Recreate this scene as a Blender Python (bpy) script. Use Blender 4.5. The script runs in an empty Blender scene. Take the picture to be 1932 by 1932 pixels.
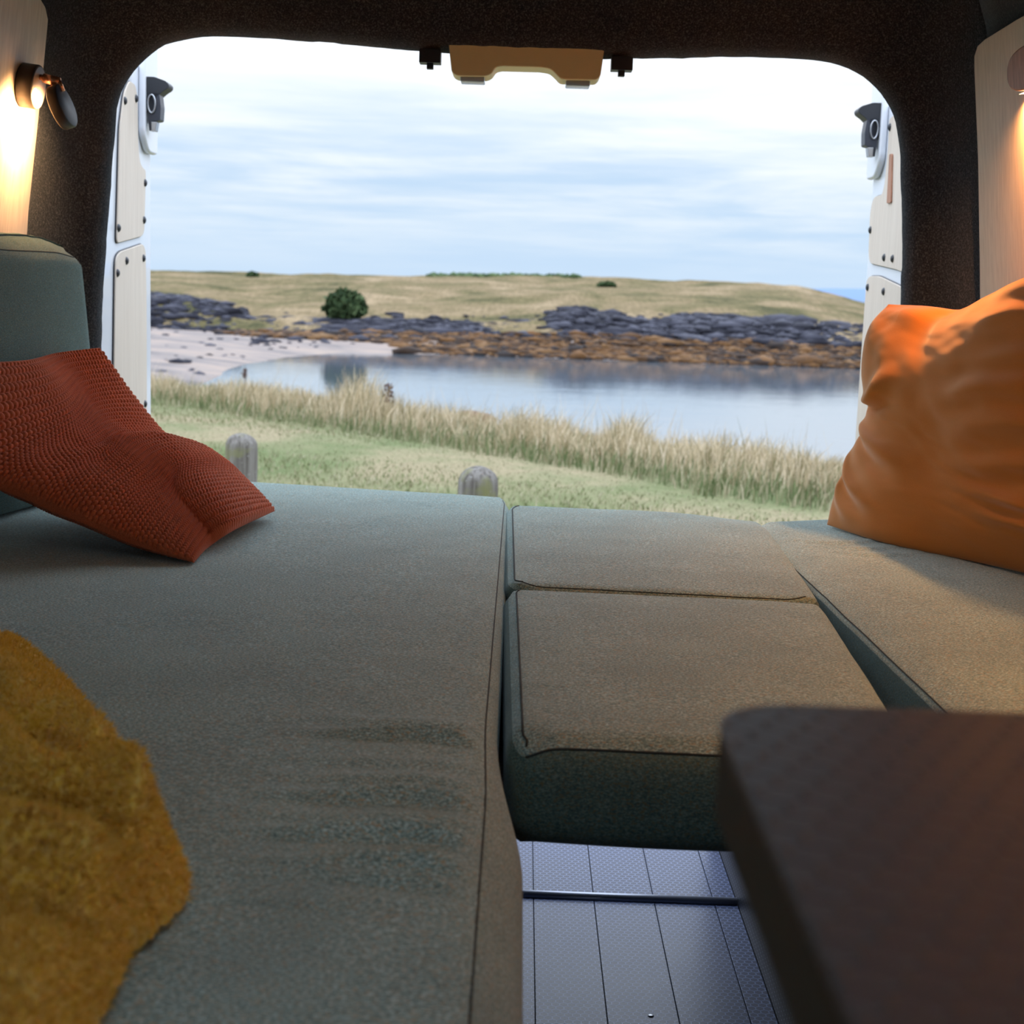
import bpy, bmesh, math, random
import numpy as np
from mathutils import Vector, Matrix, noise as mnoise
random.seed(7); RNG = np.random.default_rng(7)
SC = bpy.context.scene; COL = SC.collection
R = math.radians
# ------------------------------------------------------------------ camera
FPX, W = 2800.0, 1932.0
CAM = Vector((0, 0, 1.10))
YAW, PITCH, ROLL = R(-0.186), R(8.643), R(2.0)
fwd = Vector((math.sin(YAW)*math.cos(PITCH), math.cos(YAW)*math.cos(PITCH), -math.sin(PITCH)))
rt0 = Vector((math.cos(YAW), -math.sin(YAW), 0)); up0 = rt0.cross(fwd)
rt = math.cos(ROLL)*rt0 + math.sin(ROLL)*up0
up = -math.sin(ROLL)*rt0 + math.cos(ROLL)*up0
cd = bpy.data.cameras.new('camera'); cam = bpy.data.objects.new('camera', cd); COL.objects.link(cam)
cam.matrix_world = Matrix(((rt.x, up.x, -fwd.x, CAM.x), (rt.y, up.y, -fwd.y, CAM.y), (rt.z, up.z, -fwd.z, CAM.z), (0, 0, 0, 1)))
cd.lens = 35; cd.sensor_fit = 'HORIZONTAL'; cd.sensor_width = 35*W/FPX
cd.clip_start = 0.02; cd.clip_end = 20000
cd.dof.use_dof = True; cd.dof.focus_distance = 2.15; cd.dof.aperture_fstop = 6.5; cd.dof.aperture_blades = 9
SC.camera = cam
def ray(px, py):
    x = (px - W/2)/FPX; y = -(py - W/2)/FPX
    return fwd + rt*x + up*y
def onY(px, py, Y): d = ray(px, py); return CAM + d*((Y - CAM.y)/d.y)
def onZ(px, py, z): d = ray(px, py); return CAM + d*((z - CAM.z)/d.z)
def onPl(px, py, p0, n):
    d = ray(px, py); n = Vector(n); return CAM + d*((Vector(p0) - CAM).dot(n)/d.dot(n))
# ------------------------------------------------------------------ colour management
SC.view_settings.view_transform = 'Standard'; SC.view_settings.look = 'None'
SC.view_settings.gamma = 1; SC.view_settings.exposure = 0.0
SC.view_settings.use_curve_mapping = False
SC.cycles.max_bounces = 8; SC.cycles.diffuse_bounces = 5; SC.cycles.glossy_bounces = 4
SC.cycles.use_denoising = True
SC.cycles.sample_clamp_indirect = 6
# ------------------------------------------------------------------ world: overcast sky
class NT:
    def __init__(s, tree): s.t = tree; s.n = tree.nodes; s.l = tree.links
    def __call__(s, typ, **kw):
        nd = s.n.new('ShaderNode'+typ)
        ins = kw.pop('i', {})
        for k, v in kw.items(): setattr(nd, k, v)
        for k, v in ins.items():
            if hasattr(v, 'links') or isinstance(v, bpy.types.NodeSocket): s.l.new(v, nd.inputs[k])
            else: nd.inputs[k].default_value = v
        return nd
    def math(s, op, a, b=0.0, c=None):
        ins = {0: a, 1: b}
        if c is not None: ins[2] = c
        return s('Math', operation=op, i=ins).outputs[0]
    def ramp(s, fac, stops, interp='LINEAR'):
        nd = s('ValToRGB', i={0: fac}); cr = nd.color_ramp; cr.interpolation = interp
        while len(cr.elements) < len(stops): cr.elements.new(0.5)
        for e, (p, c) in zip(cr.elements, stops):
            e.position = p; e.color = (c[0], c[1], c[2], 1) if len(c) == 3 else c
        return nd.outputs[0]
    def mix(s, fac, a, b, mode='MIX'):
        nd = s('Mix', data_type='RGBA', blend_type=mode)
        for k, v in ((0, fac), (6, a), (7, b)):
            if isinstance(v, bpy.types.NodeSocket): s.l.new(v, nd.inputs[k])
            elif k == 0: nd.inputs[k].default_value = v
            else: nd.inputs[k].default_value = (v[0], v[1], v[2], 1)
        return nd.outputs[2]
wd = bpy.data.worlds.new('World'); SC.world = wd; wd.use_nodes = True
wt = NT(wd.node_tree); wd.node_tree.nodes.clear()
tc = wt('TexCoord').outputs['Generated']
sep = wt('SeparateXYZ', i={0: tc})
zz = sep.outputs[2]
mp = wt('Mapping', i={'Vector': tc, 'Scale': (1.6, 1.0, 15.0), 'Rotation': (0, R(1.5), 0)}).outputs[0]
n1 = wt('TexNoise', i={'Vector': mp, 'Scale': 2.6, 'Detail': 6.0, 'Roughness': 0.55, 'Distortion': 0.35}).outputs[0]
mp2 = wt('Mapping', i={'Vector': tc, 'Scale': (3.0, 2.0, 40.0), 'Location': (3, 1, 2)}).outputs[0]
n2 = wt('TexNoise', i={'Vector': mp2, 'Scale': 2.2, 'Detail': 5.0, 'Roughness': 0.6}).outputs[0]
cl = wt.math('ADD', wt.math('MULTIPLY', n1, 0.65), wt.math('MULTIPLY', n2, 0.35))
clf = wt('MapRange', interpolation_type='SMOOTHSTEP', i={0: cl, 1: 0.38, 2: 0.62}).outputs[0]
low = wt.mix(clf, (0.58, 0.76, 0.97), (0.83, 0.93, 1.02))
lowz = wt.mix(wt('MapRange', i={0: zz, 1: 0.0, 2: 0.05}).outputs[0], (0.60, 0.77, 0.97), low)
hi = wt.mix(n1, (0.93, 1.02, 1.12), (1.16, 1.17, 1.2))
zn = wt.math('ADD', zz, wt.math('MULTIPLY', wt.math('SUBTRACT', cl, 0.5), 0.12))
sky = wt.mix(wt('MapRange', interpolation_type='SMOOTHSTEP', i={0: zn, 1: 0.05, 2: 0.135}).outputs[0], lowz, hi)
zen = wt('MapRange', interpolation_type='SMOOTHSTEP', i={0: zz, 1: 0.16, 2: 0.5}).outputs[0]
sky = wt.mix(zen, sky, (2.7, 3.05, 3.6))
sky = wt.mix(wt('MapRange', i={0: zz, 1: -0.02, 2: 0.0}).outputs[0], (0.10, 0.12, 0.10), sky)
bg = wt('Background', i={0: sky, 1: 1.0})
wt.l.new(bg.outputs[0], wt('OutputWorld').inputs[0])

# ------------------------------------------------------------------ helpers
def tag(o, label=None, cat=None, group=None, kind=None):
    if label: o['label'] = label
    if cat: o['category'] = cat
    if group: o['group'] = group
    if kind: o['kind'] = kind
    return o
def empty(name, loc, label=None, cat=None, group=None):
    o = bpy.data.objects.new(name, None); COL.objects.link(o); o.location = loc
    o.empty_display_size = 0.05
    return tag(o, label, cat, group)
def link(name, me, mat, parent=None, smooth=True):
    o = bpy.data.objects.new(name, me); COL.objects.link(o)
    if mat: me.materials.append(mat)
    if smooth and len(me.polygons): me.polygons.foreach_set('use_smooth', [True]*len(me.polygons))
    if parent is not None:
        o.parent = parent
        base = Vector(parent.location)
        if parent.parent is not None: base = base + Vector(parent.parent.location)
        o.location = -base if not parent.get('_mesh') else Vector((0, 0, 0))
    return o
def np_mesh(name, V, F, mat, parent=None, smooth=True, uv=None):
    V = np.asarray(V, dtype=np.float32); F = np.asarray(F, dtype=np.int32)
    me = bpy.data.meshes.new(name); k = F.shape[1]
    me.vertices.add(len(V)); me.vertices.foreach_set('co', V.ravel())
    me.loops.add(F.size); me.loops.foreach_set('vertex_index', F.ravel())
    me.polygons.add(len(F)); me.polygons.foreach_set('loop_start', np.arange(0, F.size, k, dtype=np.int32))
    try: me.polygons.foreach_set('loop_total', np.full(len(F), k, dtype=np.int32))
    except Exception: pass
    me.update(calc_edges=True); me.validate()
    if uv is not None:
        ul = me.uv_layers.new(name='UVMap'); ul.data.foreach_set('uv', np.asarray(uv, dtype=np.float32)[F.ravel()].ravel())
    return link(name, me, mat, parent, smooth)
def bm_obj(name, bm, mat, parent=None, smooth=False, bevel=0, seg=2):
    me = bpy.data.meshes.new(name); bmesh.ops.recalc_face_normals(bm, faces=bm.faces)
    bm.to_mesh(me); bm.free()
    o = link(name, me, mat, parent, smooth)
    if bevel:
        m = o.modifiers.new('bevel', 'BEVEL'); m.width = bevel; m.segments = seg; m.limit_method = 'ANGLE'; m.angle_limit = R(35)
        me.polygons.foreach_set('use_smooth', [True]*len(me.polygons))
        wn = o.modifiers.new('wn', 'WEIGHTED_NORMAL'); wn.keep_sharp = True
    return o
def box_bm(bm, x0, x1, y0, y1, z0, z1):
    vs = [bm.verts.new(p) for p in ((x0,y0,z0),(x1,y0,z0),(x1,y1,z0),(x0,y1,z0),(x0,y0,z1),(x1,y0,z1),(x1,y1,z1),(x0,y1,z1))]
    for f in ((0,3,2,1),(4,5,6,7),(0,1,5,4),(1,2,6,5),(2,3,7,6),(3,0,4,7)): bm.faces.new([vs[i] for i in f])
    return vs
def tube(name, pts, rad, mat, parent=None, seg=8, closed=False):
    """swept tube through pts"""
    P = [Vector(p) for p in pts]; n = len(P); V = []; F = []
    prev = Vector((0, 0, 1))
    for i in range(n):
        a = P[(i-1) % n] if (closed or i) else P[0]; b = P[(i+1) % n] if (closed or i < n-1) else P[-1]
        t = (b-a).normalized()
        u = prev - t*prev.dot(t)
        if u.length < 1e-4: u = Vector((1, 0, 0)) - t*t.x
        u.normalize(); v = t.cross(u); prev = u
        r = rad[i] if hasattr(rad, '__len__') else rad
        for k in range(seg):
            a_ = 2*math.pi*k/seg; V.append(P[i] + u*math.cos(a_)*r + v*math.sin(a_)*r)
    for i in range(n if closed else n-1):
        for k in range(seg):
            j = (i+1) % n
            F.append((i*seg+k, i*seg+(k+1) % seg, j*seg+(k+1) % seg, j*seg+k))
    V = [tuple(v) for v in V]
    me = bpy.data.meshes.new(name)
    if not closed: F = F + [tuple(range(seg))[::-1], tuple((n-1)*seg+k for k in range(seg))]
    me.from_pydata(V, [], F); me.update()
    return link(name, me, mat, parent, True)
def lathe_bm(prof, M, seg=40):
    """prof list of (r, h); axis local z; M 4x4"""
    bm = bmesh.new(); rings = []
    for r, h in prof:
        if r < 1e-6: rings.append([bm.verts.new(M @ Vector((0, 0, h)))])
        else: rings.append([bm.verts.new(M @ Vector((r*math.cos(2*math.pi*k/seg), r*math.sin(2*math.pi*k/seg), h))) for k in range(seg)])
    for a, b in zip(rings, rings[1:]):
        for k in range(seg):
            k2 = (k+1) % seg
            if len(a) == 1 and len(b) == 1: continue
            if len(a) == 1: bm.faces.new((a[0], b[k], b[k2]))
            elif len(b) == 1: bm.faces.new((a[k], b[0], a[k2]))
            else: bm.faces.new((a[k], b[k], b[k2], a[k2]))
    return bm
def prism(name, pts, nrm, th, mat, parent=None, bevel=0.0, smooth=False):
    """extrude polygon pts (3d list) by nrm*th"""
    bm = bmesh.new(); n = Vector(nrm)
    a = [bm.verts.new(Vector(p)) for p in pts]; b = [bm.verts.new(Vector(p)+n*th) for p in pts]
    bm.faces.new(a[::-1]); bm.faces.new(b)
    for i in range(len(a)): j = (i+1) % len(a); bm.faces.new((a[i], a[j], b[j], b[i]))
    return bm_obj(name, bm, mat, parent, smooth, bevel)
def smooth_poly(pts, r=0.02, seg=5):
    """round polygon corners (3d pts)"""
    out = []; n = len(pts)
    for i in range(n):
        p = Vector(pts[i]); a = Vector(pts[i-1])-p; b = Vector(pts[(i+1) % n])-p
        rr = r[i] if hasattr(r, '__len__') else r
        rr = min(rr, a.length*0.49, b.length*0.49)
        if rr <= 0: out.append(p); continue
        s = p+a.normalized()*rr; e = p+b.normalized()*rr
        for k in range(seg+1):
            t = k/seg; out.append(s*(1-t)**2 + p*2*t*(1-t) + e*t*t)
    return out
def interp(tab, x):
    xs = [t[0] for t in tab]; ys = [t[1] for t in tab]
    return np.interp(x, xs, ys)
def sstep(a, b, x):
    t = np.clip((x-a)/(b-a), 0, 1); return t*t*(3-2*t)
def vnoise(X, Y, scale, seed=0, octv=3):
    """smooth value noise, numpy"""
    X = np.asarray(X, float)*scale; Y = np.asarray(Y, float)*scale; out = np.zeros(np.broadcast(X, Y).shape); amp = 1; tot = 0
    for o in range(octv):
        xi = np.floor(X).astype(np.int64); yi = np.floor(Y).astype(np.int64); xf = X-xi; yf = Y-yi
        def h(a, b):
            n = (a*374761393 + b*668265263 + (seed+o*17)*1274126177) & 0x7fffffff
            n = (n ^ (n >> 13))*1274126177 & 0x7fffffff
            return ((n ^ (n >> 16)) & 0xffff)/65535.0
        u = xf*xf*(3-2*xf); v = yf*yf*(3-2*yf)
        val = (h(xi, yi)*(1-u)+h(xi+1, yi)*u)*(1-v)+(h(xi, yi+1)*(1-u)+h(xi+1, yi+1)*u)*v
        out = out+amp*(val-0.5)*2; tot += amp; amp *= 0.5; X = X*2.03+5.1; Y = Y*2.03+3.7
    return out/tot
def grid_faces(nu, nv, closed_u=False):
    i = np.arange(nu-1 if not closed_u else nu)[:, None]; j = np.arange(nv-1)[None, :]
    i2 = (i+1) % nu
    a = i*nv+j; b = i2*nv+j; c = i2*nv+j+1; d = i*nv+j+1
    return np.stack([a, b, c, d], -1).reshape(-1, 4)

# ------------------------------------------------------------------ materials
def newmat(name):
    m = bpy.data.materials.new(name); m.use_nodes = True; m.node_tree.nodes.clear()
    t = NT(m.node_tree); out = t('OutputMaterial'); b = t('BsdfPrincipled'); t.l.new(b.outputs[0], out.inputs[0])
    return m, t, b
def setb(t, b, **kw):
    names = dict(col='Base Color', rough='Roughness', metal='Metallic', spec='Specular IOR Level', sheen='Sheen Weight', sr='Sheen Roughness',
                 nrm='Normal', coat='Coat Weight', emc='Emission Color', ems='Emission Strength', trans='Transmission Weight', ior='IOR', sc='Sheen Tint', cr='Coat Roughness')
    for k, v in kw.items():
        s = b.inputs[names[k]]
        if isinstance(v, bpy.types.NodeSocket): t.l.new(v, s)
        else: s.default_value = (v[0], v[1], v[2], 1) if isinstance(v, tuple) and len(v) == 3 else v
def plain(name, col, rough=0.5, metal=0.0, var=0.12, scale=30, bump=0.0, bscale=200, **kw):
    m, t, b = newmat(name); oc = t('TexCoord').outputs['Object']
    n = t('TexNoise', i={'Vector': oc, 'Scale': float(scale), 'Detail': 4.0}).outputs[0]
    c = t.mix(n, tuple(x*(1-var) for x in col), tuple(min(1, x*(1+var)) for x in col))
    setb(t, b, col=c, rough=rough, metal=metal, **kw)
    if bump:
        bn = t('TexNoise', i={'Vector': oc, 'Scale': float(bscale), 'Detail': 3.0}).outputs[0]
        setb(t, b, nrm=t('Bump', i={'Height': bn, 'Strength': bump, 'Distance': 0.002}).outputs[0])
    return m
def fabric_mat(name, c_dark, c_mid, c_light, c_warm, sheen=0.3):
    m, t, b = newmat(name); oc = t('TexCoord').outputs['Object']
    mpf = t('Mapping', i={'Vector': oc, 'Scale': (1.0, 1.9, 1.9)}).outputs[0]
    n = t('TexNoise', i={'Vector': mpf, 'Scale': 300.0, 'Detail': 4.0, 'Roughness': 0.8}).outputs[0]
    c = t.ramp(n, [(0.36, c_dark), (0.5, c_mid), (0.63, c_light)])
    n3 = t('TexNoise', i={'Vector': mpf, 'Scale': 260.0, 'Detail': 2.0}).outputs[0]
    c = t.mix(t('MapRange', i={0: n3, 1: 0.54, 2: 0.66}).outputs[0], c, c_warm)
    big = t('TexNoise', i={'Vector': oc, 'Scale': 9.0, 'Detail': 3.0}).outputs[0]
    c = t.mix(1.0, c, t.ramp(big, [(0.3, (0.9, 0.9, 0.9)), (0.7, (1.07, 1.07, 1.07))]), 'MULTIPLY')
    bn = t('TexNoise', i={'Vector': mpf, 'Scale': 500.0, 'Detail': 3.0, 'Roughness': 0.7}).outputs[0]
    setb(t, b, col=c, rough=0.95, spec=0.2, sheen=sheen, sr=0.45, sc=(0.75, 0.9, 1.0), nrm=t('Bump', i={'Height': bn, 'Strength': 0.45, 'Distance': 0.0010}).outputs[0])
    return m
M = {}
M['wool'] = fabric_mat('wool', (0.08, 0.15, 0.15), (0.26, 0.39, 0.37), (0.70, 0.92, 0.88), (0.44, 0.38, 0.25))
M['shaded_wool'] = fabric_mat('shaded_wool', (0.035, 0.085, 0.085), (0.095, 0.165, 0.155), (0.21, 0.30, 0.27), (0.15, 0.15, 0.09), 0.25)  # darker copy of the wool, shade of the upright faces put into its colour
M['seam'] = plain('seam', (0.035, 0.045, 0.045), 0.95)
def felt_mat():
    m, t, b = newmat('carpet_felt'); oc = t('TexCoord').outputs['Object']
    n = t('TexNoise', i={'Vector': oc, 'Scale': 290.0, 'Detail': 4.0, 'Roughness': 0.75}).outputs[0]
    c = t.ramp(n, [(0.38, (0.003, 0.003, 0.004)), (0.52, (0.016, 0.0155, 0.018)), (0.66, (0.115, 0.112, 0.112))])
    bn = t('TexNoise', i={'Vector': oc, 'Scale': 320.0, 'Detail': 4.0, 'Roughness': 0.8}).outputs[0]
    setb(t, b, col=c, rough=1.0, spec=0.05, sheen=0.30, sr=0.5, sc=(0.8,0.9,1.0), nrm=t('Bump', i={'Height': bn, 'Strength': 1.0, 'Distance': 0.003}).outputs[0])
    return m
M['felt'] = felt_mat()
def ply_mat(name, c1, c2, rough=0.5):
    m, t, b = newmat(name); oc = t('TexCoord').outputs['Object']
    mpp = t('Mapping', i={'Vector': oc, 'Scale': (60.0, 60.0, 2.2)}).outputs[0]
    n = t('TexNoise', i={'Vector': mpp, 'Scale': 2.0, 'Detail': 5.0, 'Roughness': 0.6, 'Distortion': 0.3}).outputs[0]
    c = t.ramp(n, [(0.3, c1), (0.7, c2)])
    setb(t, b, col=c, rough=rough, spec=0.35)
    return m
M['ply'] = ply_mat('birch_ply', (0.60, 0.47, 0.35), (0.74, 0.60, 0.46))
M['door_ply'] = ply_mat('door_ply', (0.58, 0.50, 0.42), (0.68, 0.60, 0.51))
M['walnut'] = ply_mat('walnut', (0.24, 0.10, 0.055), (0.50, 0.25, 0.15), 0.5)
M['white_paint'] = plain('white_paint', (0.72, 0.75, 0.80), 0.28, var=0.02, coat=0.5)
M['black_plastic'] = plain('black_plastic', (0.012, 0.014, 0.020), 0.45)
M['steel'] = plain('steel', (0.5, 0.52, 0.55), 0.3, 1.0)
M['grey_plastic'] = plain('grey_plastic', (0.03, 0.035, 0.05), 0.4)
M['tan'] = plain('tan_plastic', (0.92, 0.70, 0.34), 0.5, var=0.04)
M['glass_pad'] = plain('clear_pad', (0.35, 0.38, 0.42), 0.12, var=0.1, spec=0.8)
M['copper'] = plain('copper', (0.85, 0.38, 0.20), 0.25, 0.9, var=0.05)
M['lamp_black'] = plain('lamp_black', (0.03, 0.024, 0.018), 0.42)
M['lamp_blue'] = plain('lamp_satin', (0.02, 0.028, 0.05), 0.5)
M['lamp_face'] = plain('lamp_face', (0.10, 0.078, 0.068), 0.5)
def emit(name, col, s):
    m, t, b = newmat(name); setb(t, b, col=(0.8, 0.7, 0.6), emc=col, ems=s); return m
M['led'] = emit('led_warm', (1.0, 0.60, 0.28), 18.0)
M['ring'] = emit('ring_glow', (1.0, 0.78, 0.66), 3.0)
def hex_mat(name, base, line, rough, rline, pitch=0.0125, plane='XY', bump=0.35, spec=0.5, bigvar=True, dist=0.0006):
    m, t, b = newmat(name); oc = t('TexCoord').outputs['Object']; s = t('SeparateXYZ', i={0: oc})
    u = t.math('DIVIDE', s.outputs['XYZ'.index(plane[0])], pitch); v = t.math('DIVIDE', s.outputs['XYZ'.index(plane[1])], pitch)
    r3 = math.sqrt(3)
    def cell(off):
        a = t.math('SUBTRACT', t.math('FLOORED_MODULO', t.math('ADD', u, 0.5*off), 1.0), 0.5)
        c = t.math('SUBTRACT', t.math('FLOORED_MODULO', t.math('ADD', v, r3*0.5*off), r3), r3*0.5)
        return a, c
    def hd(a, c):
        a = t.math('ABSOLUTE', a); c = t.math('ABSOLUTE', c)
        return t.math('MAXIMUM', a, t.math('ADD', t.math('MULTIPLY', a, 0.5), t.math('MULTIPLY', c, r3/2)))
    d = t.math('MINIMUM', hd(*cell(0)), hd(*cell(1)))
    ln = t('MapRange', interpolation_type='SMOOTHSTEP', i={0: d, 1: 0.41, 2: 0.46}).outputs[0]
    n = t('TexNoise', i={'Vector': oc, 'Scale': 9.0, 'Detail': 4.0}).outputs[0]
    sp = t('TexNoise', i={'Vector': oc, 'Scale': 220.0, 'Detail': 1.0}).outputs[0]
    bc = t.mix(t('MapRange', i={0: n, 1: 0.3, 2: 0.7}).outputs[0], tuple(x*0.85 for x in base), tuple(x*1.12 for x in base))
    bc = t.mix(t('MapRange', i={0: sp, 1: 0.77, 2: 0.79}).outputs[0], bc, (0.01, 0.01, 0.01))
    c = t.mix(ln, bc, line)
    rr = t.math('ADD', t.math('MULTIPLY', ln, rline-rough), t.math('ADD', rough-0.03, t.math('MULTIPLY', n, 0.06)))
    setb(t, b, col=c, rough=rr, spec=spec, nrm=t('Bump', i={'Height': ln, 'Strength': bump, 'Distance': dist}).outputs[0])
    return m
M['floor_vinyl'] = hex_mat('floor_vinyl', (0.045, 0.068, 0.165), (0.26, 0.34, 0.62), 0.30, 0.24, spec=0.24, bump=0.15)
M['side_vinyl'] = hex_mat('side_vinyl', (0.022, 0.026, 0.036), (0.07, 0.09, 0.13), 0.42, 0.3, plane='YZ', spec=0.5)
M['groove'] = plain('groove', (0.01, 0.009, 0.012), 0.7)
M['table_top'] = hex_mat('table_top', (0.020, 0.015, 0.017), (0.014, 0.010, 0.011), 0.44, 0.55, pitch=0.0135, bump=1.0, spec=1.0, dist=0.003)
M['table_edge'] = ply_mat('table_edge', (0.035, 0.023, 0.012), (0.06, 0.04, 0.02), 0.6)
M['strip'] = plain('strip_metal', (0.45, 0.48, 0.58), 0.38, 0.7, var=0.05)
# ------------------------------------------------------------------ van shell
D = 3.05; CX = -0.04; BED = 0.68
AP = [(203,436),(206,400),(210,360),(216,268),(220,211),(225,186),(236,164),(251,139),(276,109),(313,84),(373,71),(422,69),(480,72),(600,80),(700,89),(793,98),(900,105),(1050,109),(1144,112),(1212,113),(1300,110),(1400,108),(1470,110),(1532,115),(1579,121),(1622,140),(1656,171),(1678,202),(1690,233),(1697,280),(1699,330),(1700,373),(1701,419),(1701,497),(1698,568)]
apx = [onY(x, y, D) for x, y in AP]
apx = [(p.x, p.z) for p in apx]
xl, xr = apx[0][0], apx[-1][0]
apx = [(xl+0.13, 0.03), (xl+0.03, 0.06), (xl-0.01, 0.15), (xl-0.015, 0.6), (xl-0.012, 1.0)] + apx + [(xr, 0.95), (xr-0.005, 0.6), (xr, 0.15), (xr-0.04, 0.06), (xr-0.14, 0.03)]
CC = (CX, 0.95)
def polar(poly, n, closed=True):
    th = np.unwrap([math.atan2(-(p[0]-CC[0]), -(p[1]-CC[1])) for p in poly]); r = [math.hypot(p[0]-CC[0], p[1]-CC[1]) for p in poly]
    # theta 0 at bottom, increasing... left side first
    order = np.argsort(th); th = np.array(th)[order]; r = np.array(r)[order]
    return th, r
NT_ = 360
def dens(poly, k=24):
    out = []
    for a, b in zip(poly, poly[1:]+poly[:1]):
        for i in range(k): out.append((a[0]+(b[0]-a[0])*i/k, a[1]+(b[1]-a[1])*i/k))
    return out
def rad_fn(poly):
    P = np.array(dens(poly)); th = np.arctan2(P[:, 0]-CC[0], -(P[:, 1]-CC[1])) % (2*math.pi)   # 0 bottom, pi/2 = +x
    r = np.hypot(P[:, 0]-CC[0], P[:, 1]-CC[1]); o = np.argsort(th); th = th[o]; r = r[o]
    th = np.concatenate([th[-3:]-2*math.pi, th, th[:3]+2*math.pi]); r = np.concatenate([r[-3:], r, r[:3]])
    return lambda t: np.interp(t, th, r)
def wallX(z): return float(interp([(0, 0.955), (0.9, 0.955), (1.15, 0.935), (1.62, 0.882), (1.8, 0.80)], z))  # half width
wp = [(CX-wallX(z), z) for z in (0.0, 0.3, 0.6, 0.9, 1.0, 1.15, 1.3, 1.45, 1.6, 1.68)] + [(CX-0.84, 1.75), (CX-0.74, 1.80), (CX-0.4, 1.825), (CX, 1.83), (CX+0.4, 1.825), (CX+0.74, 1.80), (CX+0.84, 1.75)] + [(CX+wallX(z), z) for z in (1.68, 1.6, 1.45, 1.3, 1.15, 1.0, 0.9, 0.6, 0.3, 0.0)]
r_ap = rad_fn(apx); r_w = rad_fn(wp)
T = np.linspace(0, 2*math.pi, NT_, endpoint=False)
# smooth aperture radius
ra = r_ap(T); ra = (np.roll(ra, 1)+ra*2+np.roll(ra, -1))/4; rw = r_w(T)
def ring(off_abs, blend, Y, wob=0.0):
    r = ra+off_abs; r = r*(1-blend)+np.maximum(rw, r)*blend
    r = r+wob*vnoise(T*25, T*0+Y*9, 1.0, 3)
    return np.stack([CC[0]+np.sin(T)*r, np.full(NT_, Y), CC[1]-np.cos(T)*r], -1)
rings = [ring(0.060, 0, D+0.095), ring(0.034, 0, D+0.085), ring(0.024, 0, D+0.06, .001), ring(0.009, 0, D+0.02, .0025), ring(0.001, 0, D, .003), ring(0.006, 0, D-0.02, .0025), ring(0.018, 0, D-0.036, .002), ring(0.036, 0.05, D-0.05, .002), ring(0.046, 0.25, D-0.075, .002),
         ring(0.05, 0.45, D-0.10, .002), ring(0.05, 0.7, D-0.14, .002), ring(0.05, 0.9, D-0.18, .002), ring(0.05, 1.0, D-0.22, .001)]
V = np.stack(rings, 1).reshape(-1, 3)
surround = np_mesh('wall_rear', V, grid_faces(NT_, len(rings), True), M['felt']); surround['kind'] = 'structure'
sd = surround.modifiers.new('thick', 'SOLIDIFY'); sd.thickness = 0.012; sd.offset = 1
# side walls and roof forward of the surround
Yr = D-0.22
def wall_part(name, t0, t1, hole=None):
    ii = np.where((T >= t0-1e-6) & (T <= t1+1e-6))[0]; ys = np.linspace(-1.4, Yr, 46)
    P = np.stack([CC[0]+np.sin(T[ii])*rw[ii], CC[1]-np.cos(T[ii])*rw[ii]], -1)
    V = np.zeros((len(ii), len(ys), 3)); V[:, :, 0] = P[:, 0][:, None]; V[:, :, 2] = P[:, 1][:, None]; V[:, :, 1] = ys[None, :]
    F = grid_faces(len(ii), len(ys)); V = V.reshape(-1, 3)
    if hole:
        c = V[F].mean(1); k = ~((c[:, 0] > hole[0]) & (c[:, 0] < hole[1]) & (c[:, 1] > hole[2]) & (c[:, 1] < hole[3]) & (c[:, 2] > hole[4]) & (c[:, 2] < hole[5])); F = F[k]
    o = np_mesh(name, V, F, M['felt']); o['kind'] = 'structure'
    s = o.modifiers.new('thick', 'SOLIDIFY'); s.thickness = 0.03; s.offset = 0
    return o
def ang(x, z): return math.atan2(x-CC[0], -(z-CC[1])) % (2*math.pi)
tR0 = ang(CX+wallX(0), 0.0); tR1 = ang(CX+0.84, 1.75); tL1 = ang(CX-0.84, 1.75); tL0 = ang(CX-wallX(0), 0.0)
wall_part('wall_right', tR0, tR1)
wall_part('wall_left', tL1, tL0)
wall_part('ceiling', tR1, tL1, hole=(CX-0.2, CX+0.2, 0.22, 0.64, 1.6, 2.0))  # unseen roof opening, added to let skylight onto the foreground
# unseen cab end wall behind the camera, windscreen opening added to light the foreground
for nm, bx in (('wall_front', (CX-0.97, CX+0.97, 0.0, 1.12)), ('wall_front', (CX-0.97, CX-0.62, 1.12, 1.83)), ('wall_front', (CX+0.62, CX+0.97, 1.12, 1.83)), ('wall_front', (CX-0.62, CX+0.62, 1.58, 1.83))):
    bm = bmesh.new(); box_bm(bm, bx[0], bx[1], -1.43, -1.40, bx[2], bx[3]); bm_obj(nm, bm, M['felt'])['kind'] = 'structure'
# ------------------------------------------------------------------ floor with planks
def rbox(name, x0, x1, y0, y1, z0, z1, mat, parent=None, bevel=0.002, kind=None):
    bm = bmesh.new(); box_bm(bm, x0, x1, y0, y1, z0, z1); o = bm_obj(name, bm, mat, parent, False, bevel)
    if kind: o['kind'] = kind
    return o
floor = rbox('floor', CX-0.95, CX+0.95, -1.4, D+0.05, -0.03, -0.004, M['groove'], None, 0, 'structure')
g1 = onZ(1010, 1931, 0).x; g2 = onZ(1417.5, 1931, 0).x; PW = (g2-g1)/3
BX = onZ(1469, 1931, 0).x     # side of right bench
seamY = onZ(1190, 1697, 0).y
print('plank', PW, 'bench x', BX, 'seamY', seamY)
k = -1
while True:
    xa = g1+k*PW; xb = xa+PW
    if xa >= BX: break
    for (ya, yb) in ((-0.6, seamY-0.012), (seamY+0.012, D+0.03)):
        rbox('plank', xa+0.0007, min(xb, BX)-0.0007, ya, yb, -0.0045, 0.0, M['floor_vinyl'], floor, 0.0006)
    k += 1
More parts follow.
